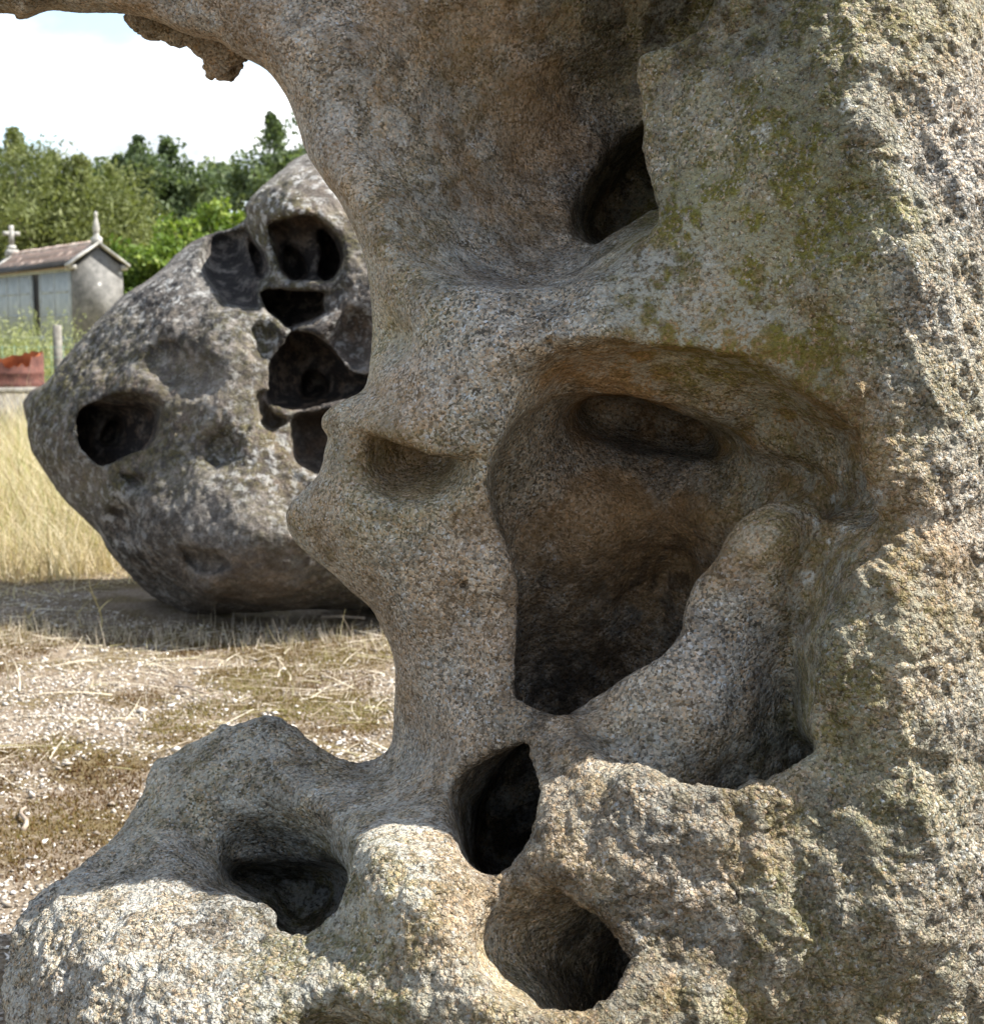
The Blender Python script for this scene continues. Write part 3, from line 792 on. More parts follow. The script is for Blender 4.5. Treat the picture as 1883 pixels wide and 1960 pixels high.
def make_near():
    v, f = surface_nets(near_sdf, (-1.25, -1.75, 1.45), (1.35, 1.55, 3.75), 0.0072, 5)
    n = vnormals(v, f)
    v = newton(near_sdf, v, n, 2)
    px, py, z = proj(v)
    fr = front(px, py)
    vis = (px > -250) & (px < 2130) & (py > -250) & (py < 2210) & (z < fr + 0.75)
    sel = vis[f].all(1)
    v, f = split_quads(v, f, sel)
    n = vnormals(v, f)
    px, py, z = proj(v)
    t = z - front(px, py)
    fade = smooth(-230, -120, px) * smooth(2110, 2000, px) * smooth(-230, -120, py) * smooth(2190, 2080, py) * smooth(.74, .6, t)
    rough = rough_map(px, py) * (1 - 0.6 * smooth(0.02, 0.09, t))
    # lumps, ribs and grains (ribs run down the face, leaning a little)
    Q = v.copy()
    ca, sa = math.cos(0.35), math.sin(0.35)
    A = np.stack([v[:, 0] * ca + v[:, 1] * sa, (-v[:, 0] * sa + v[:, 1] * ca) * 0.42, v[:, 2] * 0.7], 1)
    ribs = 1 - np.abs(fbm(A, 15.0, 3, 71)) * 2.2
    l0 = 1 - np.abs(fbm(A, 5.5, 3, 75)) * 2.4
    l1 = fbm(v, 28.0, 3, 41)
    l2 = fbm(v, 95.0, 2, 44, 0.7)
    pits = np.minimum(vnoise(v, 45.0, 51) + 0.7, 0) * smooth(-.2, .5, vnoise(v, 6.0, 52))
    disp = rough * (0.013 * l0 * np.clip(rough - .4, 0, 1) * 1.4 + 0.005 * l1 + 0.010 * ribs * np.clip(rough - .3, 0, 1) * 1.3 + 0.0058 * l2) + 0.005 * pits * smooth(.7, .3, rough)
    v = v + n * (disp * fade)[:, None]
    n = vnormals(v, f)
    # stains; the dark mask also paints shade into hollows and under overhangs
    low = fbm(v, 3.0, 3, 81)
    nworld_z = n[:, 1] * CP - n[:, 2] * SP
    algae = idw([(1450, 250, .95), (1350, 450, .9), (1500, 560, 1.0), (1600, 400, .9), (1400, 620, .75), (1560, 120, .7), (1280, 200, .5), (1640, 650, .8), (1700, 800, .4), (1700, 950, .3), (1760, 600, .2), (1800, 1300, .2), (1620, 1350, .65), (1680, 1250, .5), (1600, 1500, .5),
                 (1550, 1750, .5), (1700, 1800, .5), (1500, 1950, .5), (1000, 560, .1), (800, 700, .1), (900, 1100, .05), (600, 200, .05), (300, 1800, .15), (700, 1870, .5), (680, 1800, .5), (900, 1860, .35), (1850, 300, .1), (1850, 1000, .15), (1850, 1700, .25),
                 (1300, 1700, .2), (500, 1450, .2), (780, 900, .35), (760, 650, .5), (1200, 900, 0), (1100, 300, 0), (1100, 1200, 0), (1660, 980, .5), (1400, 1300, .05), (850, 1300, .05), (950, 1750, .2), (350, 1500, .3)], X0, Y0, X1, Y1, 12)(px, py)
    ochre = idw([(1000, 100, .7), (1000, 350, .6), (800, 200, .6), (1100, 700, .9), (1250, 720, 1), (1450, 760, 1), (1550, 830, .8), (1250, 1000, .9), (1100, 1000, .7), (1300, 850, .6), (1450, 920, .8), (770, 890, .6), (700, 850, .5), (620, 250, .35), (720, 480, .3), (850, 1100, .3), (700, 1000, .3),
                 (850, 1300, .35), (1480, 1000, .5), (1650, 1350, .2), (1400, 300, .1), (1700, 500, .05), (300, 1800, .08), (1450, 1250, .15), (1050, 1780, .45), (1300, 1600, .3), (900, 1950, .3), (500, 1580, .1), (100, 10, .5), (940, 780, .25), (1100, 600, .1), (900, 620, .15), (1850, 800, .1), (1850, 1500, .1)], X0, Y0, X1, Y1, 12)(px, py)
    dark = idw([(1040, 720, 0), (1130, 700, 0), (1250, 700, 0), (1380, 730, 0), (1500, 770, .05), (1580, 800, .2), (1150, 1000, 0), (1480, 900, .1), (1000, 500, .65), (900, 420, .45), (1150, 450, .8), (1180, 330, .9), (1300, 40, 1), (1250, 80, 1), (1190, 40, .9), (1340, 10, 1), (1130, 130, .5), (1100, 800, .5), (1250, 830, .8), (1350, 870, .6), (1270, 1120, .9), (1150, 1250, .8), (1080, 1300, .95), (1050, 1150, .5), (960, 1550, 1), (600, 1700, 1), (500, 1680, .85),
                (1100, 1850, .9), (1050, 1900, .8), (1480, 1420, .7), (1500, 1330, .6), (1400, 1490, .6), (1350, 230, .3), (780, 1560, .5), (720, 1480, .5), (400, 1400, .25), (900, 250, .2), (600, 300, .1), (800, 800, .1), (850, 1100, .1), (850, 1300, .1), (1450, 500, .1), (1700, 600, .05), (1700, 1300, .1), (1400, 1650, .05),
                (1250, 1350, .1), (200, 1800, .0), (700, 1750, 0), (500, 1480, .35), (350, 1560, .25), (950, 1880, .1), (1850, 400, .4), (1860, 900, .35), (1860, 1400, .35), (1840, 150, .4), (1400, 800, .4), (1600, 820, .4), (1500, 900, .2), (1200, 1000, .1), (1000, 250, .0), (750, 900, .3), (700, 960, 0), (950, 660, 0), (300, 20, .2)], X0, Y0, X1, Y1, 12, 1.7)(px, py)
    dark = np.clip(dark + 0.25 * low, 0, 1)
    lich = np.clip(idw([(480, 1450, .5), (350, 1520, .45), (560, 1540, .4), (250, 1640, .4), (1280, 560, .7), (1340, 600, .6), (1460, 250, .4), (980, 640, .4), (880, 620, .4), (1440, 260, .3), (250, 1800, .8), (400, 1860, .75), (120, 1800, .8), (760, 1660, .7), (900, 1800, .4), (1640, 1000, .3), (900, 900, 0), (1100, 300, 0), (1200, 1000, 0), (1000, 1200, 0), (850, 1300, .1), (1600, 1500, .15), (1800, 600, .3), (600, 500, .2), (740, 540, .4), (1500, 1400, .3), (1000, 1800, 0)], X0, Y0, X1, Y1, 12)(px, py) + 0.2 * low, 0, 1)
    for x_, y_, r_ in [(1548, 1108, 15), (1592, 955, 9), (1612, 1012, 6), (1562, 1000, 6), (1690, 940, 9), (1520, 1440, 12), (1490, 1465, 9), (1440, 1490, 8), (1545, 1190, 5), (1585, 1035, 5), (1660, 960, 6), (1460, 255, 16), (1620, 215, 12)]:
        q_ = np.hypot(px - x_, py - y_) / r_ + .5 * vnoise(v, 130.0, 98)
        lich = np.maximum(lich, 1.3 * smooth(1.2, .7, q_))
        dark = dark * smooth(.5, 1.2, q_)
    w = cam2world(v)
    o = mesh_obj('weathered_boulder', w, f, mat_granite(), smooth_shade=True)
    def nz(sc, oc, seed, lo, hi, g=0.6):
        return smooth(lo, hi, fbm(v, sc, oc, seed, g) * 0.9 + 0.5)
    algae = np.clip(algae * 1.25 + .15 * low, 0, 1) * (0.55 + 0.45 * nz(14, 5, 91, .2, .6, .7))
    ochre = np.clip(1.15 * ochre + .2 * low, 0, 1) * (0.4 + 0.6 * nz(9, 4, 92, .3, .62))
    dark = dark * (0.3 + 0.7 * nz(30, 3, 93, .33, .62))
    lich = np.where(lich > 1, 1, lich * nz(38, 3, 94, .45, .6))
    set_attr(o, 'stain_shade', np.stack([algae, ochre, dark, lich], 1))
    set_attr(o, 'tone', np.stack([nz(5, 4, 95, .36, .64), nz(22, 4, 96, .5, .75), np.clip(rough, 0, 1), np.ones(len(v))], 1))
    tag(o, 'huge granite boulder hollowed into deep smooth cavities and arching over the open ground', 'boulder')
    return o
make_near()

# ------------------------------------------------------------------ the boulder behind
BD = 7.9
fx = BD / 7.9
bfront = tps([(450, 1174, 7.65), (620, 1170, 7.65), (300, 1132, 7.85), (400, 1120, 7.22), (550, 1120, 7.15), (400, 1060, 7.05), (550, 1050, 7.0), (250, 1030, 7.45), (320, 1060, 7.25), (400, 950, 7.12), (550, 950, 7.06), (150, 940, 7.75), (60, 800, 8.05), (100, 740, 7.95), (160, 830, 7.6),
              (250, 800, 7.42), (250, 920, 7.38), (400, 800, 7.27), (300, 650, 7.6), (180, 650, 7.95), (260, 570, 7.95), (400, 600, 7.5), (480, 650, 7.38), (370, 480, 7.95), (450, 440, 7.95), (470, 395, 7.75), (560, 400, 7.5), (590, 310, 7.9),
              (640, 350, 7.7), (650, 480, 7.45), (660, 560, 7.4), (620, 640, 7.35), (690, 740, 7.28), (600, 830, 7.2), (540, 720, 7.28), (800, 300, 7.9), (900, 600, 7.5), (900, 1000, 7.4), (1050, 800, 8.1), (800, 1150, 7.7)],
             -200, 0, 1400, 1500, 8, 2e-4)
bsil = [(589, 293), (540, 326), (497, 358), (472, 380), (462, 398), (466, 412), (455, 424), (440, 432), (410, 446), (385, 459), (370, 470), (335, 500), (300, 528), (260, 558), (230, 580), (195, 615), (160, 655), (125, 690), (90, 722), (66, 742), (53, 760), (46, 780), (52, 820), (62, 858),
        (83, 891), (108, 928), (137, 970), (167, 1003), (196, 1037), (225, 1074), (258, 1107), (291, 1132), (333, 1153), (383, 1169), (458, 1176), (541, 1176), (624, 1172), (699, 1172), (850, 1165), (960, 1130), (1050, 1000), (1070, 750), (980, 470), (850, 320), (720, 265), (650, 268)]
bsil_L = Loft(bsil, 200, 4, 5)
def BL(pts, s, k):
    cx, cy = np.mean([p[0] for p in pts]), np.mean([p[1] for p in pts])
    return [(x + 3.5 * (x - cx) / math.hypot(x - cx, y - cy), y + 3.5 * (y - cy) / math.hypot(x - cx, y - cy), s * .6, k * .6) for x, y in pts]
b_a = BL([(514, 424), (553, 421), (598, 421), (628, 442), (646, 463), (653, 487), (646, 517), (634, 538), (613, 542), (583, 542), (553, 538), (538, 520), (526, 487), (517, 463), (511, 439)], .1, .05)
b_a1 = BL([(530, 470), (545, 458), (570, 470), (588, 500), (592, 530), (575, 541), (553, 536), (538, 515)], .15, .06)
b_a2 = BL([(612, 445), (630, 450), (645, 475), (650, 500), (640, 530), (620, 538), (610, 520), (618, 490)], .1, .05)
b_b = BL([(405, 440), (463, 425), (484, 433), (496, 457), (511, 478), (520, 511), (511, 535), (499, 553), (502, 590), (487, 597), (463, 592), (433, 583), (415, 562), (394, 535), (385, 511), (383, 487), (388, 462)], .25, .05)
b_b2 = BL([(480, 440), (492, 455), (511, 480), (518, 511), (505, 535), (485, 525), (470, 490), (468, 455)], .1, .04)
b_c = BL([(499, 559), (535, 548), (571, 550), (613, 550), (646, 565), (628, 573), (631, 598), (607, 616), (577, 625), (550, 631), (529, 613), (508, 595)], .1, .035)
b_d = BL([(655, 592), (673, 586), (709, 600), (730, 640), (715, 700), (679, 715), (661, 703), (643, 682), (622, 655), (640, 622)], .8, .06)
b_e = BL([(550, 640), (571, 634), (601, 643), (628, 670), (649, 694), (673, 715), (710, 722), (715, 745), (661, 763), (613, 778), (565, 785), (538, 781), (520, 769), (517, 745), (520, 703), (535, 673), (547, 655)], .05, .03)
b_e2 = BL([(572, 715), (590, 702), (615, 705), (635, 730), (632, 755), (600, 770), (575, 765), (568, 740)], .1, .04)
b_f = BL([(475, 625), (499, 613), (523, 622), (543, 646), (535, 667), (522, 697), (499, 697), (484, 679), (477, 650)], .6, .05)
b_g = BL([(496, 757), (512, 750), (520, 785), (553, 800), (541, 820), (520, 827), (502, 808), (494, 780)], .3, .03)
b_h = BL([(559, 799), (592, 787), (640, 785), (650, 850), (630, 910), (577, 899), (557, 880), (554, 838)], .2, .03)
b_i = [(150, 791, -.1, .02), (184, 763, .1, .03), (233, 753, .2, .03), (278, 754, .2, .03), (314, 773, .2, .04), (324, 812, .2, .04), (314, 848, .2, .03), (285, 872, .1, .02), (233, 878, -.1, .02), (204, 889, -.15, .02), (173, 873, -.15, .02), (153, 837, -.15, .02)]
b_i2 = BL([(195, 795), (225, 785), (246, 800), (248, 835), (230, 860), (195, 862), (180, 840)], .1, .04)
b_j = BL([(285, 690), (320, 660), (370, 670), (405, 705), (400, 745), (350, 760), (300, 735)], .8, .08)
b_k = BL([(385, 850), (410, 832), (445, 840), (455, 870), (430, 895), (395, 888)], .5, .06)
b_l = BL([(345, 1045), (380, 1050), (430, 1062), (440, 1085), (390, 1092), (355, 1078)], .4, .06)
b_m = BL([(225, 905), (255, 895), (290, 910), (285, 940), (250, 940)], .5, .06)
b_n = BL([(205, 985), (240, 960), (275, 985), (270, 1030), (225, 1035)], .7, .08)
BH = [(b_a, .36, .16), (b_a1, .62, .12), (b_a2, .66, .10), (b_b, .45, .2), (b_b2, .62, .12), (b_c, .60, .16), (b_d, .20, .12), (b_e, .50, .18), (b_e2, .75, .1), (b_f, .14, .10), (b_g, .25, .10), (b_h, .30, .14),
      (b_i, .5, .14), (b_i2, .75, .10), (b_j, .10, .09), (b_k, .09, .07), (b_l, .16, .06), (b_m, .14, .05), (b_n, .14, .08)]
BHL = [(Loft(a, 60, 2), b, c) for a, b, c in BH]
def far_sdf(P):
    px, py, z = proj(P)
    fr = bfront(px, py)
    t = z - fr
    m = fr / FPX
    low = 0.045 * vnoise(P, 2.6, 121) + 0.024 * vnoise(P, 5.5, 122) + 0.005 * vnoise(P, 18.0, 123)
    d = -t * 0.75 + low
    d = smax(d, t - 1.25 + 0.2 * vnoise(P, 1.2, 131), 0.5)
    q = t - 0.25
    op = np.minimum(0.55 * q * q, 0.5) + bsil_L.sd(px, py) * m + 0.5 * low
    d = smax(d, op, 0.08)
    for L_, D, kf in BHL:
        b = L_.box
        ii = np.nonzero((px > b[0] - 60) & (px < b[1] + 60) & (py > b[2] - 60) & (py < b[3] + 60))[0]
        if not len(ii):
            continue
        sd = L_.sd(px[ii], py[ii])
        s, k = L_.val[0](px[ii], py[ii]), L_.val[1](px[ii], py[ii])
        c = sd * m[ii] + s * np.maximum(t[ii], -.2) + 0.5 * low[ii]
        c = smax(c, (t[ii] - D) * 0.85, kf)
        d[ii] = smax(d[ii], -c, k)
    wz = HC + P[:, 1] * CP - P[:, 2] * SP
    return np.maximum(d, -(wz + 0.1))
def make_far():
    v, f = surface_nets(far_sdf, (-2.7, -1.0, 6.8), (0.75, 2.3, 9.6), 0.021, 5)
    n = vnormals(v, f)
    v = newton(far_sdf, v, n, 2, 0.006)
    px, py, z = proj(v)
    sel = (z[f] < 8.6).all(1)
    v, f = split_quads(v, f, sel)
    n = vnormals(v, f)
    px, py, z = proj(v)
    t = z - bfront(px, py)
    disp = 0.009 * fbm(v, 14.0, 3, 141) + 0.009 * fbm(v, 40.0, 2, 142)
    v = v + n * (disp * (1 - 0.6 * smooth(.03, .15, t)))[:, None]
    low = fbm(v, 2.2, 3, 181)
    nz_ = n[:, 1] * CP - n[:, 2] * SP
    moss = idw([(75, 760, 1), (60, 800, .8), (90, 860, .6), (340, 850, .8), (300, 880, .9), (480, 880, .6), (500, 820, .8), (560, 430, .9), (600, 430, .9), (250, 690, .6), (240, 910, .8), (460, 640, .6), (420, 700, .5), (520, 930, .5), (620, 360, .1), (400, 1100, 0), (400, 1000, .1), (250, 1000, 0), (330, 580, .1), (600, 720, 0), (680, 650, 0), (200, 820, 0)], -200, 0, 1400, 1500, 8)(px, py)
    ochre = idw([(570, 450, .8), (580, 520, .3), (260, 770, .9), (200, 800, .6), (680, 650, .6), (610, 840, .8), (600, 650, .6), (450, 1150, .7), (600, 1160, .6), (300, 1120, .5), (330, 700, .5), (400, 1000, .15), (200, 650, .1), (500, 350, .1), (420, 500, .0), (560, 590, .1), (250, 1000, .2)], -200, 0, 1400, 1500, 8)(px, py)
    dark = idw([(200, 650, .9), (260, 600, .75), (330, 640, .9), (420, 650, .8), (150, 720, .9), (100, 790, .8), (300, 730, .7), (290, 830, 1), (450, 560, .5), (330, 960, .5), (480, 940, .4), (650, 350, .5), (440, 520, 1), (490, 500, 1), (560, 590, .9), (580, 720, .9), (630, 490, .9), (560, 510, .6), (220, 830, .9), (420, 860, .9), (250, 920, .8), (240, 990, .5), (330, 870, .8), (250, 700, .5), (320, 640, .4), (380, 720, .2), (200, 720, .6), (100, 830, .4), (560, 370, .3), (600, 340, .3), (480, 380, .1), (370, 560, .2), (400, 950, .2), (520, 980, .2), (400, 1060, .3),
                (600, 850, .4), (690, 650, .2), (150, 950, .1), (180, 930, .1), (450, 780, .2), (520, 860, .1), (310, 720, .2), (640, 400, .3), (500, 1120, .3), (505, 660, .5), (570, 440, .3)], -200, 0, 1400, 1500, 8, 1.8)(px, py)  # black lichen on the face, painted shade in the pits
    lich = idw([(200, 650, .3), (330, 640, .2), (150, 720, .2), (420, 640, .3), (330, 560, .9), (370, 510, .8), (480, 390, .9), (540, 400, .9), (560, 340, .7), (620, 380, .6), (300, 590, .5), (100, 900, .5), (400, 780, .4), (500, 880, .5), (170, 960, .5), (400, 1000, .2), (440, 520, .1), (580, 720, 0), (220, 830, 0), (660, 600, .4), (620, 480, .1), (540, 640, .6), (250, 700, .1), (480, 1150, .0)], -200, 0, 1400, 1500, 8)(px, py)
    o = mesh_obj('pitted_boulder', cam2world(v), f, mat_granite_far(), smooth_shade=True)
    ins = smooth(.08, .3, t)  # inside the pits, where the dark mask adds painted shade
    set_attr(o, 'stain_shade', np.stack([np.clip(.75 * moss - .08 + .2 * low, 0, 1) * (1 - ins), np.clip(ochre + .25 * low + .3 * ins, 0, 1), np.clip(1.3 * dark + .45 * low + .12 + .2 * ins, 0, 1), np.clip(lich + .2 * low, 0, 1) * (1 - ins)], 1))
    tag(o, 'dark mossy granite boulder with many round pits standing behind the arch', 'boulder')
make_far()

# ------------------------------------------------------------------ what lies on the ground
def in_boulders(x, y):
    return ((x > -0.75) & (x < 1.3) & (y > 1.75) & (y < 3.3)) | ((np.hypot((x + 0.95) / 1.25, (y - 8.25) / 0.75) < 1))

def rot_basis(n, tilt=0.5):
    """random frames, mostly flat"""
    a = rng.uniform(0, 2 * np.pi, n)
    tx, ty = rng.normal(0, tilt, n), rng.normal(0, tilt, n)
    u = np.stack([np.cos(a), np.sin(a), tx], 1)
    u /= np.linalg.norm(u, axis=1, keepdims=True)
    w = np.stack([-ty * 0 + tx * -1, ty, np.ones(n)], 1)
    w -= (w * u).sum(1, keepdims=True) * u
    w /= np.linalg.norm(w, axis=1, keepdims=True)
    return u, np.cross(w, u), w

MOSS_SPOTS = []
for px_, py_, r in [(600, 1245, .30), (520, 1310, .30), (620, 1385, .34), (470, 1300, .22), (380, 1240, .2), (140, 1560, .26), (60, 1640, .3), (180, 1500, .22), (250, 1340, .16), (330, 1420, .18), (40, 1460, .2)]:
    yy = HC * FPX / (py_ - 620)
    MOSS_SPOTS.append(((px_ - CXP) / FPX * yy, yy, r))
def moss_field(x, y):
    m = fbm(np.stack([x, y, x * 0 + 3], 1), 1.9, 3, 201)
    e = 0.45 * vnoise(np.stack([x, y, x * 0], 1), 9.0, 207)
    f = smooth(.10, .35, m + .15 * e) * .75
    for a, b, r in MOSS_SPOTS:
        f = np.maximum(f, smooth(1.15, 0.45, np.hypot(x - a, (y - b) * .75) / r + .6 * e))
    return f
def make_gravel():
    n1, n2 = 78000, 14000
    x = np.concatenate([rng.uniform(-2.7, 0.3, n1), rng.uniform(-5, 4, n2)])
    y = np.concatenate([rng.uniform(2.6, 8.4, n1), rng.uniform(0.5, 10, n2)])
    moss = moss_field(x, y)
    straw = fbm(np.stack([x, y, x * 0 + 9], 1), 0.8, 3, 202)
    keep = (~in_boulders(x, y)) & (rng.random(len(x)) < np.clip((1 - .88 * moss) * (1 - .7 * smooth(5.5, 7, y)), .05, 1))
    x, y = x[keep], y[keep]
    n = len(x)
    g = ground_z(np.stack([x, y, 0 * x], 1))
    r = np.exp(rng.normal(math.log(0.0058), 0.40, n))
    u, v_, w = rot_basis(n, .45)
    dirs = np.array([(1, 0, 0), (0, 1, 0), (-1, 0, 0), (0, -1, 0), (0, 0, 1), (0, 0, -1)], float)
    V = np.zeros((n, 6, 3))
    sc = np.stack([rng.uniform(.8, 1.6, n), rng.uniform(.6, 1.1, n), rng.uniform(.25, .6, n)], 1) * r[:, None]
    for k in range(6):
        jit = rng.uniform(.7, 1.2, n)
        V[:, k] = (u * (dirs[k, 0] * sc[:, 0] * jit)[:, None] + v_ * (dirs[k, 1] * sc[:, 1] * jit)[:, None] + w * (dirs[k, 2] * sc[:, 2] * jit)[:, None])
    V += np.stack([x, y, g + sc[:, 2] * 0.6], 1)[:, None]
    F = np.array([(0, 1, 4), (1, 2, 4), (2, 3, 4), (3, 0, 4), (1, 0, 5), (2, 1, 5), (3, 2, 5), (0, 3, 5)])
    Fs = (F[None] + (np.arange(n) * 6)[:, None, None]).reshape(-1, 3)
    M = NT('gravel_chip', 0.75, 0.4)
    a = M.n('ShaderNodeAttribute', attribute_name='tone')
    mat = M.done(M.ramp(a.outputs['Fac'], [(0.0, (0.10, 0.08, 0.06)), (0.3, (0.21, 0.175, 0.135)), (0.6, (0.36, 0.315, 0.265)), (1.0, (0.68, 0.64, 0.58))]))
    o = mesh_obj('gravel', V.reshape(-1, 3), Fs, mat)
    tn = np.repeat(rng.beta(1.6, 1.4, n), 6)
    set_attr(o, 'tone', np.stack([tn, tn, tn, np.ones_like(tn)], 1))
    tag(o, 'pale stone chips strewn over the dry ground', 'gravel', kind='stuff')
make_gravel()

def ribbons(base, direc, length, width, bend, segs=3, up=None, droop=None):
    """tapered strips; base/direc (n,3), bend (n,3) added quadratically"""
    n = len(base)
    t = np.linspace(0, 1, segs + 1)
    side = np.cross(direc, np.tile([[0, 0, 1.0]], (n, 1)) + rng.normal(0, .35, (n, 3)))
    side /= np.maximum(np.linalg.norm(side, axis=1, keepdims=True), 1e-6)
    V = np.zeros((n, segs + 1, 2, 3))
    for i, tt in enumerate(t):
        c = base + direc * (length * tt)[:, None] + bend * (tt * tt)
        w = width * (1 - 0.85 * tt) * 0.5
        V[:, i, 0] = c - side * w[:, None]
        V[:, i, 1] = c + side * w[:, None]
    q = np.array([(2 * i, 2 * i + 1, 2 * i + 3, 2 * i + 2) for i in range(segs)])
    F = (q[None] + (np.arange(n) * (segs + 1) * 2)[:, None, None]).reshape(-1, 4)
    return V.reshape(-1, 3), F, (segs + 1) * 2

def tone_attr(o, n, per, vals):
    tn = np.repeat(vals, per)
    set_attr(o, 'tone', np.stack([tn, tn, tn, np.ones_like(tn)], 1))

straw_mat = leaf_mat('dry_straw', (0.24, 0.185, 0.13), (0.48, 0.42, 0.32), (0.70, 0.64, 0.54))
def make_straw():
    n = 5600
    x = rng.uniform(-3.2, 1.0, n)
    y = rng.uniform(2.8, 8.6, n)
    dens = smooth(-.25, .35, fbm(np.stack([x, y, 0 * x], 1), 0.9, 3, 211)) * .5 + .75 * smooth(-1.3, -.4, x) * smooth(4.0, 5, y) + .5 * smooth(6.0, 7, y)
    k = (rng.random(n) < dens) & ~in_boulders(x, y)
    x, y = x[k], y[k]
    n = len(x)
    g = ground_z(np.stack([x, y, 0 * x], 1))
    a = rng.normal(0.35, 0.9, n) + np.pi * (rng.random(n) < .5)
    el = np.abs(rng.normal(0.03, .12, n))
    d = np.stack([np.cos(a) * np.cos(el), np.sin(a) * np.cos(el), np.sin(el)], 1)
    ln = rng.uniform(.04, .30, n)
    bend = np.stack([rng.normal(0, .05, n), rng.normal(0, .05, n), -rng.uniform(0, .04, n)], 1) * (ln / .3)[:, None]
    V, F, per = ribbons(np.stack([x, y, g + .006], 1), d, ln, rng.uniform(.003, .007, n), bend, 4)
    o = mesh_obj('straw', V, F, straw_mat)
    tone_attr(o, n, per, rng.beta(2, 1.6, n))
    tag(o, 'loose bleached straw lying on the ground', 'straw', kind='stuff')
make_straw()

moss_mat = leaf_mat('ground_moss', (0.065, 0.028, 0.012), (0.13, 0.080, 0.028), (0.16, 0.14, 0.038))
def make_moss():
    cand = rng.uniform((-2.7, 2.8), (0.1, 7.6), (190000, 2))
    x, y = cand[:, 0], cand[:, 1]
    k = (rng.random(len(x)) < moss_field(x, y)) & ~in_boulders(x, y)
    x, y = x[k], y[k]
    n = len(x)
    g = ground_z(np.stack([x, y, 0 * x], 1))
    d = np.stack([rng.normal(0, .6, n), rng.normal(0, .6, n), np.ones(n)], 1)
    d /= np.linalg.norm(d, axis=1, keepdims=True)
    V, F, per = ribbons(np.stack([x, y, g - .003], 1), d, rng.uniform(.007, .018, n), rng.uniform(.005, .010, n), np.zeros((n, 3)), 1)
    o = mesh_obj('moss', V, F, moss_mat)
    hue = fbm(np.stack([x, y, x * 0], 1), 2.2, 2, 205)
    tone_attr(o, n, per, np.clip(.45 + .5 * hue + rng.normal(0, .18, n), 0, 1))
    tag(o, 'brown and green moss cushions between the gravel', 'moss', kind='stuff')
make_moss()

sprig_mat = leaf_mat('dead_sprig', (0.22, 0.17, 0.13), (0.42, 0.36, 0.29), (0.56, 0.5, 0.42))
def make_sprigs():
    n = 2600
    x = rng.uniform(-3.0, .3, n)
    y = 7.15 + rng.normal(0, .14, n) - .04 * (x + 1.2) + (rng.random(n) < .25) * rng.uniform(-1.2, .2, n)
    g = ground_z(np.stack([x, y, 0 * x], 1))
    d = np.stack([rng.normal(0, .35, n), rng.normal(0, .35, n), np.ones(n)], 1)
    d /= np.linalg.norm(d, axis=1, keepdims=True)
    V, F, per = ribbons(np.stack([x, y, g], 1), d, rng.uniform(.03, .10, n) * (1 + (rng.random(n) < .04) * 1.0), rng.uniform(.002, .005, n), rng.normal(0, .015, (n, 3)), 2)
    o = mesh_obj('dead_sprigs', V, F, sprig_mat)
    tone_attr(o, n, per, rng.random(n))
    tag(o, 'low grey dead sprigs along the edge of the boulder shadow', 'dead plants', kind='stuff')
make_sprigs()

grass_mat = leaf_mat('tall_dry_grass', (0.24, 0.165, 0.085), (0.47, 0.39, 0.26), (0.72, 0.66, 0.53))
green_mat = leaf_mat('green_grass', (0.10, 0.13, 0.04), (0.24, 0.26, 0.08), (0.42, 0.40, 0.16))
def make_grass(name, n, xr, yr, hmin, hmax, mat, label, lean=.35, w=(.004, .009)):
    x = rng.uniform(*xr, n)
    y = yr[0] + (yr[1] - yr[0]) * rng.random(n) ** 1.5
    edge = 0.5 * vnoise(np.stack([x, 0 * x, 0 * x], 1), 1.2, 5)
    y = y + edge
    x = x * (y / yr[0]) ** .6
    k = ~in_boulders(x, y)
    x, y = x[k], y[k]
    n = len(x)
    g = ground_z(np.stack([x, y, 0 * x], 1))
    swing = fbm(np.stack([x, y, 0 * x], 1), .9, 2, 7)
    d = np.stack([rng.normal(0, lean, n) + .35 * swing, rng.normal(-.05, lean, n), np.ones(n)], 1)
    d /= np.linalg.norm(d, axis=1, keepdims=True)
    ln = rng.uniform(hmin, hmax, n) * (0.55 + .45 * smooth(0, .9, y - yr[0])) * (0.85 + .5 * fbm(np.stack([x, y, 0 * x + 4], 1), 1.6, 2, 17))
    bend = np.stack([rng.normal(0, .22, n), rng.normal(0, .2, n), -np.abs(rng.normal(0.05, .16, n))], 1) * ln[:, None]
    V, F, per = ribbons(np.stack([x, y, g - .02], 1), d, ln, rng.uniform(*w, n), bend, 3)
    o = mesh_obj(name, V, F, mat)
    tone_attr(o, n, per, np.clip(rng.beta(2, 2, n) + .25 * swing, 0, 1))
    tag(o, label, 'grass', kind='stuff')
make_grass('tall_dry_grass', 30000, (-5.2, 0.8), (9.1, 19.5), .45, 1.05, grass_mat, 'tall golden dry grass behind the pitted boulder')
make_grass('matted_grass', 5000, (-5.2, 0.8), (8.55, 9.6), .10, .42, grass_mat, 'short matted dry grass trailing off before the tall grass', lean=1.3)
make_grass('green_grass', 7000, (-5.2, 0.8), (9.8, 22.0), .4, .95, green_mat, 'green blades mixed into the tall dry grass')

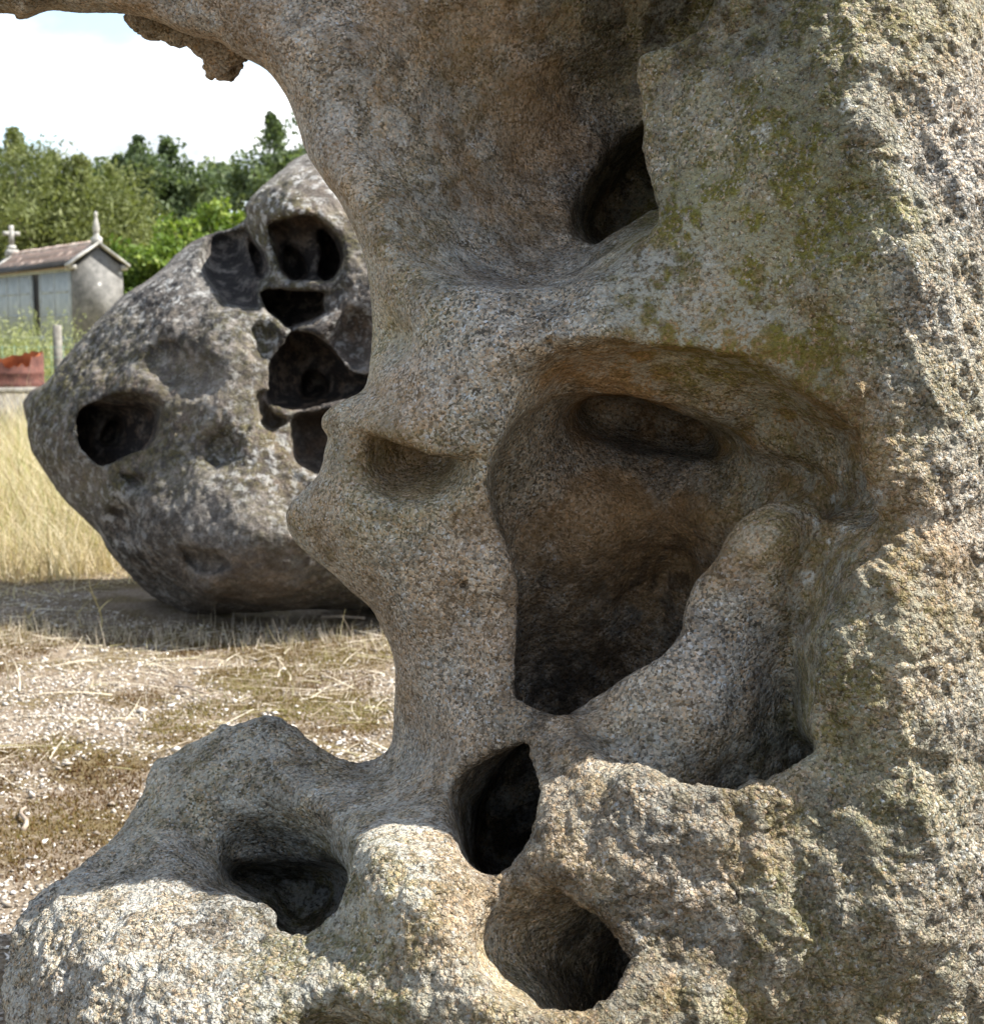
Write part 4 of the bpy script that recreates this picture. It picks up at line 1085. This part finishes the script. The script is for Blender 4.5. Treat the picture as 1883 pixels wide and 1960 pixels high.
def tube(points, radii, sides=7, cap=True):
    pts = [Vector(p) for p in points]
    V, F = [], []
    prev = None
    for i, p in enumerate(pts):
        a = pts[max(i - 1, 0)]
        b = pts[min(i + 1, len(pts) - 1)]
        d = (b - a).normalized()
        u = d.orthogonal().normalized() if prev is None else (prev - d * prev.dot(d)).normalized()
        prev = u
        w = d.cross(u)
        for k in range(sides):
            an = 2 * math.pi * k / sides
            V.append(p + (u * math.cos(an) + w * math.sin(an)) * radii[i])
    for i in range(len(pts) - 1):
        for k in range(sides):
            k2 = (k + 1) % sides
            F.append((i * sides + k, i * sides + k2, (i + 1) * sides + k2, (i + 1) * sides + k))
    if cap:
        F.append(tuple(range(sides - 1, -1, -1)))
        F.append(tuple((len(pts) - 1) * sides + k for k in range(sides)))
    return V, F
class MB:
    def __init__(self):
        self.V, self.F = [], []
    def add(self, V, F):
        o = len(self.V)
        self.V += [tuple(v) for v in V]
        self.F += [tuple(i + o for i in f) for f in F]
        return self
    def tube(self, p, r, s=7):
        return self.add(*tube(p, r, s))
    def box(self, lo, hi, bev=0.0):
        (a, b, c), (d, e, f) = lo, hi
        if bev <= 0:
            V = [(a, b, c), (d, b, c), (d, e, c), (a, e, c), (a, b, f), (d, b, f), (d, e, f), (a, e, f)]
            F = [(3, 2, 1, 0), (4, 5, 6, 7), (0, 1, 5, 4), (1, 2, 6, 5), (2, 3, 7, 6), (3, 0, 4, 7)]
            return self.add(V, F)
        rings = []
        for z, i in ((c, bev), (c + bev, 0), (f - bev, 0), (f, bev)):
            rings.append([(a + i + bev * (1 if i == 0 else 0) * 0, b + i, z), (d - i, b + i, z), (d - i, e - i, z), (a + i, e - i, z)])
        V = [p for r in rings for p in r]
        F = [(3, 2, 1, 0), (12, 13, 14, 15)]
        for k in range(3):
            for j in range(4):
                j2 = (j + 1) % 4
                F.append((k * 4 + j, k * 4 + j2, k * 4 + 4 + j2, k * 4 + 4 + j))
        return self.add(V, F)
    def prism(self, poly, y0, y1):
        """polygon in x,z pushed along y"""
        n = len(poly)
        V = [(x, y0, z) for x, z in poly] + [(x, y1, z) for x, z in poly]
        F = [tuple(range(n)), tuple(range(2 * n - 1, n - 1, -1))] + [(k, k + n, (k + 1) % n + n, (k + 1) % n) for k in range(n)]
        return self.add(V, F)
    def lathe(self, prof, c, sides=12):
        V, F = [], []
        for r, z in prof:
            for k in range(sides):
                a = 2 * math.pi * k / sides
                V.append((c[0] + r * math.cos(a), c[1] + r * math.sin(a), c[2] + z))
        for i in range(len(prof) - 1):
            for k in range(sides):
                k2 = (k + 1) % sides
                F.append((i * sides + k, i * sides + k2, (i + 1) * sides + k2, (i + 1) * sides + k))
        F.append(tuple(range(sides - 1, -1, -1)))
        F.append(tuple((len(prof) - 1) * sides + k for k in range(sides)))
        return self.add(V, F)
    def build(self, name, mat, parent=None, sm=False):
        return mesh_obj(name, self.V, self.F, mat, parent, sm)

# single stalks and twigs one can point at
stalk_mat = simple_mat('stalk', (0.30, 0.24, 0.10), (0.50, 0.42, 0.22), 20)
twig_mat = simple_mat('twig', (0.16, 0.12, 0.09), (0.33, 0.27, 0.21), 30, bump=.004)
def gpt(px_, py_):
    yy = HC * FPX * (1) / (py_ - 620)
    p = pix(px_, py_, 1.0) - Vector((0, 0, HC))
    k = -HC / p.z
    return Vector((p.x * k, p.y * k, 0))
def stalk(px_, py_, h, lean, label, r=.005):
    b = gpt(px_, py_)
    o = empty('dry_stalk', b)
    pts = [(lean * h * t * t + .01 * math.sin(7 * t), .02 * math.sin(5 * t), h * t - .02) for t in np.linspace(0, 1, 6)]
    MB().tube(pts, [r * (1 - .6 * t) for t in np.linspace(0, 1, 6)], 6).build('stem', stalk_mat, o, True)
    lf = MB()
    for k in range(3):
        z = h * (.3 + .2 * k)
        s = -1 if k % 2 else 1
        V, F, per = ribbons(np.array([[lean * h * (z / h) ** 2, 0, z]]), np.array([[s * .5, .1, .85]]) / 1.0, np.array([.10]), np.array([.008]), np.array([[s * .02, 0, -.02]]), 3)
        lf.add(V, [tuple(q) for q in F])
    lf.build('leaf', stalk_mat, o)
    tag(o, label, 'stalk', 'dry stalks by the boulder shadow')
stalk(192, 1205, .30, -.16, 'tall yellow-green dry stalk rising against the boulder shadow')
stalk(55, 1198, .13, -.03, 'short dry stalk at the edge of the boulder shadow', .004)
stalk(150, 1200, .11, .15, 'small leaning dry stalk between taller stalks', .003)
def twig(a, b, r, label):
    p, q = gpt(*a), gpt(*b)
    o = MB()
    d = q - p
    pts = [(d.x * t + .012 * math.sin(6 * t), d.y * t + .01 * math.cos(5 * t), r + .006 + .01 * math.sin(3 * t)) for t in np.linspace(0, 1, 7)]
    o.tube(pts, [r * (1 - .4 * t) for t in np.linspace(0, 1, 7)], 6)
    ob = o.build('fallen_twig', twig_mat, None, True)
    ob.location = p
    tag(ob, label, 'twig')
twig((42, 1600), (52, 1555), .008, 'short grey twig lying on open gravel')
twig((615, 1188), (700, 1190), .010, 'brown twig lying at the foot of the pitted boulder')
twig((335, 1320), (400, 1334), .006, 'thin dark twig lying beside a moss cushion')

# ------------------------------------------------------------------ granary
stone_m = NT('granary_stone', 0.9, 0.2)
_P = stone_m.obj()
_c = stone_m.ramp(stone_m.noise(_P, 7.0, 8, 0.7), [(0.3, (0.085, 0.083, 0.08)), (0.5, (0.15, 0.146, 0.138)), (0.7, (0.24, 0.232, 0.218))])
_c = stone_m.mix(stone_m.ramp(stone_m.vor(_P, 2.6), [(0.13, 1.0), (0.18, 0.0)]), _c, (0.62, 0.61, 0.58))
granary_stone = stone_m.done(_c, stone_m.bump(stone_m.noise(_P, 40, 5, .7), .5, .02))
pale_stone = simple_mat('pale_stone', (0.17, 0.163, 0.15), (0.40, 0.39, 0.36), 8, bump=.01)
louver_m = simple_mat('grey_blue_paint', (0.30, 0.34, 0.36), (0.42, 0.46, 0.47), 3, rough=.7)
rail_m = simple_mat('weathered_rail', (0.22, 0.24, 0.24), (0.34, 0.37, 0.37), 5)
tile_m = simple_mat('clay_tile', (0.28, 0.185, 0.145), (0.60, 0.49, 0.41), 5, bump=.01)
dark_m = simple_mat('granary_inside', (0.015, 0.014, 0.013), (0.03, 0.028, 0.026), 4)
def make_granary():
    D0 = 30.0
    c = pix(147, 657, D0)
    g = empty('stone_granary', (c.x, c.y, 0), math.radians(32))
    z0 = c.z
    W, LN, H = 0.98, 6.5, 1.50
    MB().box((-.12, -.12, z0 - .2), (W + .12, LN + .12, z0)).build('floor_slab', granary_stone, g)
    for i in range(4):
        for xx in (.14, W - .14):
            lg = MB().lathe([(.19, -.1), (.15, z0 - .42), (.14, z0 - .38)], (xx, .5 + i * (LN - 1) / 3, 0), 8).build('leg', granary_stone, g, False)
            MB().lathe([(.30, z0 - .385), (.33, z0 - .33), (.30, z0 - .205)], (xx, .5 + i * (LN - 1) / 3, 0), 10).build('staddle_cap', granary_stone, lg)
    gh = .38
    for y0, y1 in ((0, .22), (LN - .22, LN)):
        MB().prism([(0, z0), (W, z0), (W, z0 + H), (W / 2, z0 + H + gh), (0, z0 + H)], y0, y1).build('gable_wall', granary_stone, g)
    # cornice blocks on the near gable
    for sx in (-1, 1):
        xa = -.10 if sx < 0 else W - .04
        MB().box((xa, -.05, z0 + H - .06), (xa + .14, .27, z0 + H + .05), .02).build('cornice', pale_stone, g)
    # coping along both gables
    for yy in (-.10, LN - .2):
        for sx in (-1, 1):
            e = (W / 2 + sx * (W / 2 + .13), z0 + H)
            MB().prism([(W / 2, z0 + H + gh + .07), (W / 2, z0 + H + gh + .12), (e[0], e[1] + .05), (e[0], e[1] + .0)][::(1 if sx > 0 else -1)], yy, yy + .30).build('coping', pale_stone, g)
    # louvred long side (towards the camera: x = 0) and the far side
    for xs in (0.06, W - .10):
        MB().box((xs, .22, z0 + .10), (xs + .03, LN - .22, z0 + H)).build('inner_wall', dark_m, g)
    posts = [.22, 1.30, 2.35, 3.05, 4.0, 5.0, 6.16]
    for y in posts:
        MB().box((-.015, y, z0), (.05, y + .12, z0 + H)).build('post', rail_m, g)
    MB().box((-.02, .22, z0 + H - .08), (.045, LN - .22, z0 + H + .02)).build('top_rail', rail_m, g)
    MB().box((-.02, .22, z0 - .0 + .004), (.045, LN - .22, z0 + .12)).build('bottom_rail', rail_m, g)
    bays = list(zip(posts[:-1], posts[1:]))
    for bi, (a, b) in enumerate(bays):
        if bi == 2:
            continue                         # the open door bay
        a, b = a + .125, b - .005
        pn = MB().box((.0, a, z0 + .13), (.012, b, z0 + H - .085)).build('louvre_panel', louver_m, g)
        for zz in (z0 + .52, z0 + 1.0):
            MB().box((-.014, a, zz), (-.002, b, zz + .05)).build('rail', rail_m, pn)
        y = a + .02
        while y < b - .03:
            MB().box((-.011, y, z0 + .13), (-.001, y + .028, z0 + H - .085)).build('slat', louver_m, pn)
            y += .055
    rf = MB()
    for sx in (-1, 1):
        e = (W / 2 + sx * (W / 2 + .16), z0 + H + .01)
        rf.prism([(W / 2, z0 + H + gh + .06), (W / 2, z0 + H + gh + .02), (e[0], e[1] - .02), (e[0], e[1] + .03)][::(-1 if sx > 0 else 1)], .205, LN - .205)
    roof = rf.build('roof', dark_m, g)
    # half-round clay tiles
    TL = .33
    prof = [(math.cos(a) * .095, math.sin(a) * .055) for a in np.linspace(0, math.pi, 7)]
    tv = [(0, px_ * .95, pz) for px_, pz in prof] + [(-TL, px_ * 1.1, pz * 1.1 + .0) for px_, pz in prof]
    tv += [(x, y * .86, z * .8 - .004) for x, y, z in tv]
    tf = [(k, k + 1, k + 8, k + 7) for k in range(6)] + [(k + 14, k + 21, k + 22, k + 15) for k in range(6)] + [(k + 7, k + 8, k + 22, k + 21) for k in range(6)]
    base = mesh_obj('roof_tile', tv, tf, tile_m, roof, True)
    me = base.data
    slope = math.atan2(gh, W / 2)
    first = True
    for sx in (-1, 1):
        for row in range(3):
            for j in range(30):
                o = base if first else base.copy()
                if not first:
                    col.objects.link(o)
                first = False
                u = .02 + row * .215
                xx = W / 2 + sx * u * math.cos(slope)
                zz = z0 + H + gh + .065 - u * math.sin(slope) + random.uniform(-.006, .012)
                o.location = (xx, .32 + j * .197, zz)
                o.rotation_euler = (0, 0, math.pi * (sx > 0) + random.uniform(-.05, .05))
                o.rotation_euler = (Matrix.Rotation(math.pi * (sx > 0), 3, 'Z') @ Matrix.Rotation(-slope, 3, 'Y') @ Matrix.Rotation(random.uniform(-.05, .05), 3, 'Z')).to_euler()
    rg = MB()
    rg.tube([(W / 2, .2 + i * .2, z0 + H + gh + .075 + random.uniform(-.006, .006)) for i in range(31)], [.085] * 31, 8)
    rg.build('ridge_tiles', tile_m, roof, True)
    zt = z0 + H + gh + .12
    fn = MB().box((W / 2 - .085, -.03, zt - .06), (W / 2 + .085, .17, zt + .09), .015)
    fn.lathe([(.07, 0.085), (.07, .12), (.05, .14), (.06, .19), (.072, .25), (.062, .33), (.04, .42), (.028, .48), (.04, .52), (.036, .56), (.012, .59)], (W / 2, .07, zt), 12)
    fn.build('finial', pale_stone, g)
    yc = LN - .07
    cr = MB().box((W / 2 - .13, yc - .12, zt - .06), (W / 2 + .13, yc + .12, zt + .10), .02)
    cr.box((W / 2 - .085, yc - .08, zt + .102), (W / 2 + .085, yc + .08, zt + .20), .02)
    cr.box((W / 2 - .05, yc - .045, zt + .202), (W / 2 + .05, yc + .045, zt + .66))
    cr.box((W / 2 - .19, yc - .043, zt + .42), (W / 2 - .051, yc + .043, zt + .52))
    cr.box((W / 2 + .051, yc - .043, zt + .42), (W / 2 + .19, yc + .043, zt + .52))
    cr.build('stone_cross', pale_stone, g)
    tag(g, 'raised stone granary with louvred side, tiled roof, finial and stone cross', 'granary')
make_granary()

# ------------------------------------------------------------------ low wall, rusty tub, fence post
conc = simple_mat('old_concrete', (0.10, 0.093, 0.08), (0.22, 0.207, 0.18), 14, bump=.01)
wp = pix(0, 741, 20.0)
wall = MB()
wall.box((-11, 19.75, -.1), (-4.6, 20.9, wp.z - .07)).box((-11.05, 19.68, wp.z - .068), (-4.55, 20.95, wp.z), .015)
tag(wall.build('low_wall', conc), 'low concrete wall carrying the rusty tub behind the tall grass', 'wall')

def make_tub():
    c = pix(14, 737, 20.3)
    o = empty('rusty_tub', (c.x, c.y, wp.z))
    out_m = simple_mat('dull_red_metal', (0.06, 0.022, 0.017), (0.14, 0.055, 0.04), 9, rough=.7, bump=.004)
    in_m = simple_mat('orange_rust', (0.18, 0.05, 0.018), (0.36, 0.11, 0.035), 8, rough=.85, bump=.006)
    R, n = .49, 56
    rim = []
    for k in range(n):
        a = 2 * math.pi * k / n
        z = .42 + .05 * math.sin(2 * a + .5) + random.uniform(-.02, .02)
        if -math.pi * .62 < math.atan2(math.sin(a), math.cos(a)) < -math.pi * .18:
            z -= .11 + random.uniform(-.05, .04)
        rim.append(z)
    def shell(r, name, mat, flip):
        V, F = [], []
        hs = (0, .03, .06, .16, .18, .2)
        for k in range(n):
            a = 2 * math.pi * k / n
            for i, h in enumerate(hs):
                rr = r + (.012 if i in (1, 4) else 0)
                V.append((rr * math.cos(a), rr * .8 * math.sin(a), h))
            V.append((r * math.cos(a) + random.uniform(-.008, .008), r * .8 * math.sin(a), rim[k]))
        m = len(hs) + 1
        for k in range(n):
            k2 = (k + 1) % n
            for i in range(m - 1):
                q = (k * m + i, k2 * m + i, k2 * m + i + 1, k * m + i + 1)
                F.append(q[::-1] if flip else q)
        return mesh_obj(name, V, F, mat, o)
    shell(R, 'outer_skin', out_m, False)
    shell(R - .02, 'inner_skin', in_m, True)
    MB().lathe([(R - .05, .004), (R - .05, .03)], (0, 0, 0), 20).build('bottom', in_m, o).scale = (1, .8, 1)
    tag(o, 'rusty red metal tub with torn rim standing on the low wall', 'tub')
make_tub()

pc = pix(112, 690, 23.0)
pt = pix(108, 622, 23.0)
po = empty('fence_post', (pc.x, pc.y, 0))
MB().box((-.055, -.055, -.1), (.055, .055, pt.z), .012).build('post', conc, po)
tag(po, 'pale concrete fence post beside the granary', 'fence post')
wire_m = simple_mat('green_wire', (0.10, 0.20, 0.17), (0.18, 0.30, 0.26), 5, rough=.5)
wm = MB()
for k in range(7):
    z = .25 + k * .15
    wm.tube([(-6 + pc.x, pc.y - .06, z), (pc.x + 7, pc.y - .06, z)], [.004, .004], 4)
for k in range(70):
    x = pc.x - 6 + k * .185
    wm.tube([(x, pc.y - .07, .15), (x, pc.y - .07, 1.18)], [.003, .003], 4)
tag(wm.build('wire_fence', wire_m), 'green wire mesh fence running past the concrete post', 'fence')

# ------------------------------------------------------------------ trees and shrubs
bark = simple_mat('bark', (0.045, 0.036, 0.028), (0.13, 0.11, 0.085), 9, bump=.03)
def leaf_cloud(centers, radii, per, size, aspect, squash=1.0, hang=0.0):
    n = len(centers) * per
    ci = np.repeat(np.arange(len(centers)), per)
    d = rng.normal(0, 1, (n, 3))
    d /= np.linalg.norm(d, axis=1, keepdims=True)
    r = radii[ci] * rng.random(n) ** .45
    p = centers[ci] + d * r[:, None] * np.array([1, 1, squash])
    u = rng.normal(0, 1, (n, 3))
    u[:, 2] -= hang
    u /= np.linalg.norm(u, axis=1, keepdims=True)
    w = np.cross(u, rng.normal(0, 1, (n, 3)))
    w /= np.maximum(np.linalg.norm(w, axis=1, keepdims=True), 1e-6)
    s = size * rng.uniform(.6, 1.35, n)
    a = u * s[:, None]
    b = w * (s * aspect)[:, None]
    V = np.stack([p - a, p + b * .9 - a * .1, p + a, p - b * .9 - a * .1], 1).reshape(-1, 3)
    F = np.arange(n * 4).reshape(-1, 4)
    return V, F, n, ci
def make_tree(name, px_, top_py, depth, rx, crown_bottom, mats, nclump, per, leaf, label, cat='tree', group=None, aspect=.55, clump=.55, seed=1, shape='round', trunk_r=.16, hang=0.2, rz_extra=0.0, spikes=0):
    top = pix(px_, top_py, depth)
    h = top.z
    o = empty(name, (top.x, top.y, 0))
    cz = (h + crown_bottom) / 2
    rz = (h - crown_bottom) / 2
    C, Rr = [], []
    R_ = np.random.default_rng(seed)
    while len(C) < nclump:
        d = R_.normal(0, 1, 3)
        d /= np.linalg.norm(d)
        r = R_.random() ** .33
        p = d * r
        if shape == 'cone':
            if R_.random() < (p[2] + 1) * .3:
                continue
            p[0] *= 1.15 - .55 * (p[2] + 1) / 2
            p[1] *= 1.15 - .55 * (p[2] + 1) / 2
        wob = 1 + .22 * math.sin(3 * math.atan2(d[1], d[0]) + seed) + .15 * math.sin(5 * d[2] + seed * 2) + .1 * R_.normal()
        C.append((p[0] * rx * wob, p[1] * rx * wob, cz + p[2] * rz * min(wob, 1.08)))
        Rr.append(clump * R_.uniform(.55, 1.25))
    for k in range(spikes):
        a = R_.uniform(0, 2 * math.pi)
        q = R_.uniform(0, .85)
        zt = cz + rz * math.sqrt(max(0, 1 - q * q)) + R_.uniform(.1, .6)
        for i in range(3):
            C.append((math.cos(a) * q * rx + R_.normal() * .05, math.sin(a) * q * rx, zt - i * .28))
            Rr.append(.22 + .12 * i)
    C, Rr = np.array(C), np.array(Rr)
    V, F, n, ci = leaf_cloud(C, Rr, per, leaf, aspect, .85, hang)
    cr = mesh_obj('crown', V, F, mats, o)
    ct = np.random.default_rng(seed + 5).normal(0, .16, len(C))
    tone_attr(cr, n, 4, np.clip(.5 + ct[ci] + rng.normal(0, .17, n), 0, 1))
    tr = MB()
    hh = crown_bottom + rz * .9
    tr.tube([(.08 * math.sin(2 * t + seed) * h * .2, .05 * math.cos(3 * t) * h * .2, -.1 + (hh + .1) * t) for t in np.linspace(0, 1, 7)], [trunk_r * (1.25 - .85 * t) for t in np.linspace(0, 1, 7)], 8)
    idx = R_.choice(len(C), min(26, len(C)), replace=False)
    for i in idx:
        t0 = R_.uniform(.45, .95)
        s = Vector((.08 * math.sin(2 * t0 + seed) * h * .2, .05 * math.cos(3 * t0) * h * .2, -.1 + (hh + .1) * t0))
        e = Vector(C[i])
        mid = s.lerp(e, .5) + Vector((R_.normal() * .15, R_.normal() * .15, -.15))
        tr.tube([s, mid, e], [trunk_r * .4, trunk_r * .22, trunk_r * .06], 5)
    tr.build('trunk', bark, o, True)
    tag(o, label, cat, group)
    return o
olive = leaf_mat('olive_leaf', (0.055, 0.070, 0.020), (0.12, 0.14, 0.045), (0.205, 0.22, 0.09))
oak = leaf_mat('oak_leaf', (0.032, 0.050, 0.022), (0.080, 0.112, 0.047), (0.15, 0.19, 0.09))
laurel = leaf_mat('bright_leaf', (0.05, 0.085, 0.012), (0.105, 0.165, 0.026), (0.24, 0.285, 0.06))
mid_g = leaf_mat('mid_leaf', (0.05, 0.07, 0.028), (0.125, 0.155, 0.065), (0.2, 0.235, 0.11))
G1 = 'trees beyond the granary'
make_tree('willow_tree', 20, 268, 44, 3.6, 1.2, olive, 330, 110, .10, 'large olive-green tree rising right behind the stone granary', group=G1, seed=3, clump=.8, spikes=4, aspect=.3, hang=.6)
make_tree('willow_tree', 150, 345, 42, 2.1, 1.0, olive, 170, 110, .10, 'rounded olive-green tree crowding the granary finial', group=G1, seed=9, clump=.75, spikes=4, aspect=.3, hang=.6)
make_tree('willow_tree', 95, 312, 45, 2.6, 1.0, olive, 230, 110, .10, 'olive-green tree rising between the granary cross and finial', group=G1, seed=19, clump=.75, spikes=2, aspect=.3, hang=.6)
make_tree('willow_tree', -230, 250, 46, 3.6, 1.0, olive, 200, 60, .14, 'olive-green tree standing beyond the cross end of the granary', group=G1, seed=4, clump=.85, aspect=.3, hang=.6)
make_tree('oak_tree', 305, 292, 54, 2.6, 1.5, oak, 230, 100, .12, 'dark green tree with spiky top between the olive-green trees and the pale thicket', group=G1, seed=5, clump=.62, spikes=5)
make_tree('oak_tree', 555, 232, 50, 1.9, 2.0, oak, 140, 100, .11, 'dark loose oak rising above the tip of the pitted boulder', group=G1, seed=6, clump=.6, spikes=2)
make_tree('thicket_tree', 430, 332, 60, 2.6, .8, mid_g, 170, 60, .16, 'hazy mid-green tree filling the gap beside the dark oak', group=G1, seed=8, clump=.8, spikes=3)
make_tree('thicket_tree', 700, 330, 60, 3.2, .8, mid_g, 130, 55, .17, 'mid-green tree hidden mostly behind the pitted boulder', group=G1, seed=12, clump=.9)
make_tree('oak_tree', -520, 300, 52, 3.4, 1.2, oak, 150, 60, .15, 'dark oak standing left of the olive-green trees', group=G1, seed=23, clump=.8)
make_tree('oak_tree', 900, 330, 58, 3.4, 1.0, oak, 130, 55, .16, 'dark oak hidden behind the near boulder', group=G1, seed=24, clump=.85)
make_tree('thicket_tree', 1150, 350, 60, 3.6, .6, mid_g, 120, 55, .17, 'mid-green tree behind the near boulder beside a dark oak', group=G1, seed=25, clump=.9)
make_tree('laurel_bush', 330, 440, 33.5, 1.25, .1, laurel, 150, 80, .085, 'bright green glossy bush beside the granary gable', 'bush', 'bright bushes by the granary', seed=13, clump=.40, trunk_r=.06, hang=.3)
make_tree('laurel_bush', 405, 385, 34.5, .85, .1, laurel, 110, 80, .085, 'taller bright green bush against the edge of the pitted boulder', 'bush', 'bright bushes by the granary', seed=14, clump=.36, trunk_r=.06, hang=.3)
make_tree('laurel_bush', 255, 470, 33.5, .62, .1, laurel, 80, 80, .085, 'small bright bush tucked under the granary roof edge', 'bush', 'bright bushes by the granary', seed=15, clump=.36, trunk_r=.05, hang=.3)

broom = leaf_mat('broom_leaf', (0.14, 0.17, 0.07), (0.28, 0.30, 0.14), (0.46, 0.46, 0.28))
def make_broom(px_, top_py, depth, label, n=420):
    top = pix(px_, top_py, depth)
    o = empty('broom_shrub', (top.x, top.y, 0))
    h = top.z
    a = rng.uniform(0, 2 * np.pi, n)
    sp = np.abs(rng.normal(0, .28, n))
    d = np.stack([np.cos(a) * sp, np.sin(a) * sp, np.ones(n)], 1)
    d /= np.linalg.norm(d, axis=1, keepdims=True)
    ln = h * rng.uniform(.55, 1.02, n)
    base = np.stack([rng.normal(0, .12, n), rng.normal(0, .12, n), np.zeros(n)], 1)
    bend = np.stack([np.cos(a) * .12, np.sin(a) * .12, -np.ones(n) * .05], 1) * ln[:, None]
    V, F, per = ribbons(base, d, ln, rng.uniform(.008, .014, n), bend, 3)
    st = mesh_obj('stems', V, F, broom, o)
    tone_attr(st, n, per, rng.random(n) * .6)
    t = rng.uniform(.3, 1, (n, 12))
    c = base[:, None] + d[:, None] * (ln[:, None] * t)[..., None] + bend[:, None] * (t * t)[..., None]
    c = c.reshape(-1, 3)
    V, F, nn, ci = leaf_cloud(c, np.full(len(c), .04), 1, .032, .3)
    lf = mesh_obj('foliage', V, F, broom, o)
    tone_attr(lf, nn, 4, np.clip(rng.normal(.5, .22, nn), 0, 1))
    tag(o, label, 'shrub', 'pale shrubs before the granary')
make_broom(20, 600, 25.0, 'feathery pale green shrub before the dark door of the granary')
make_broom(92, 575, 25.5, 'tall thin feathery shrub before the granary gable corner', 240)
make_broom(-60, 590, 25.0, 'broad feathery shrub at the cross end of the granary')
make_broom(50, 640, 24.0, 'low feathery shrub above the rusty tub', 300)
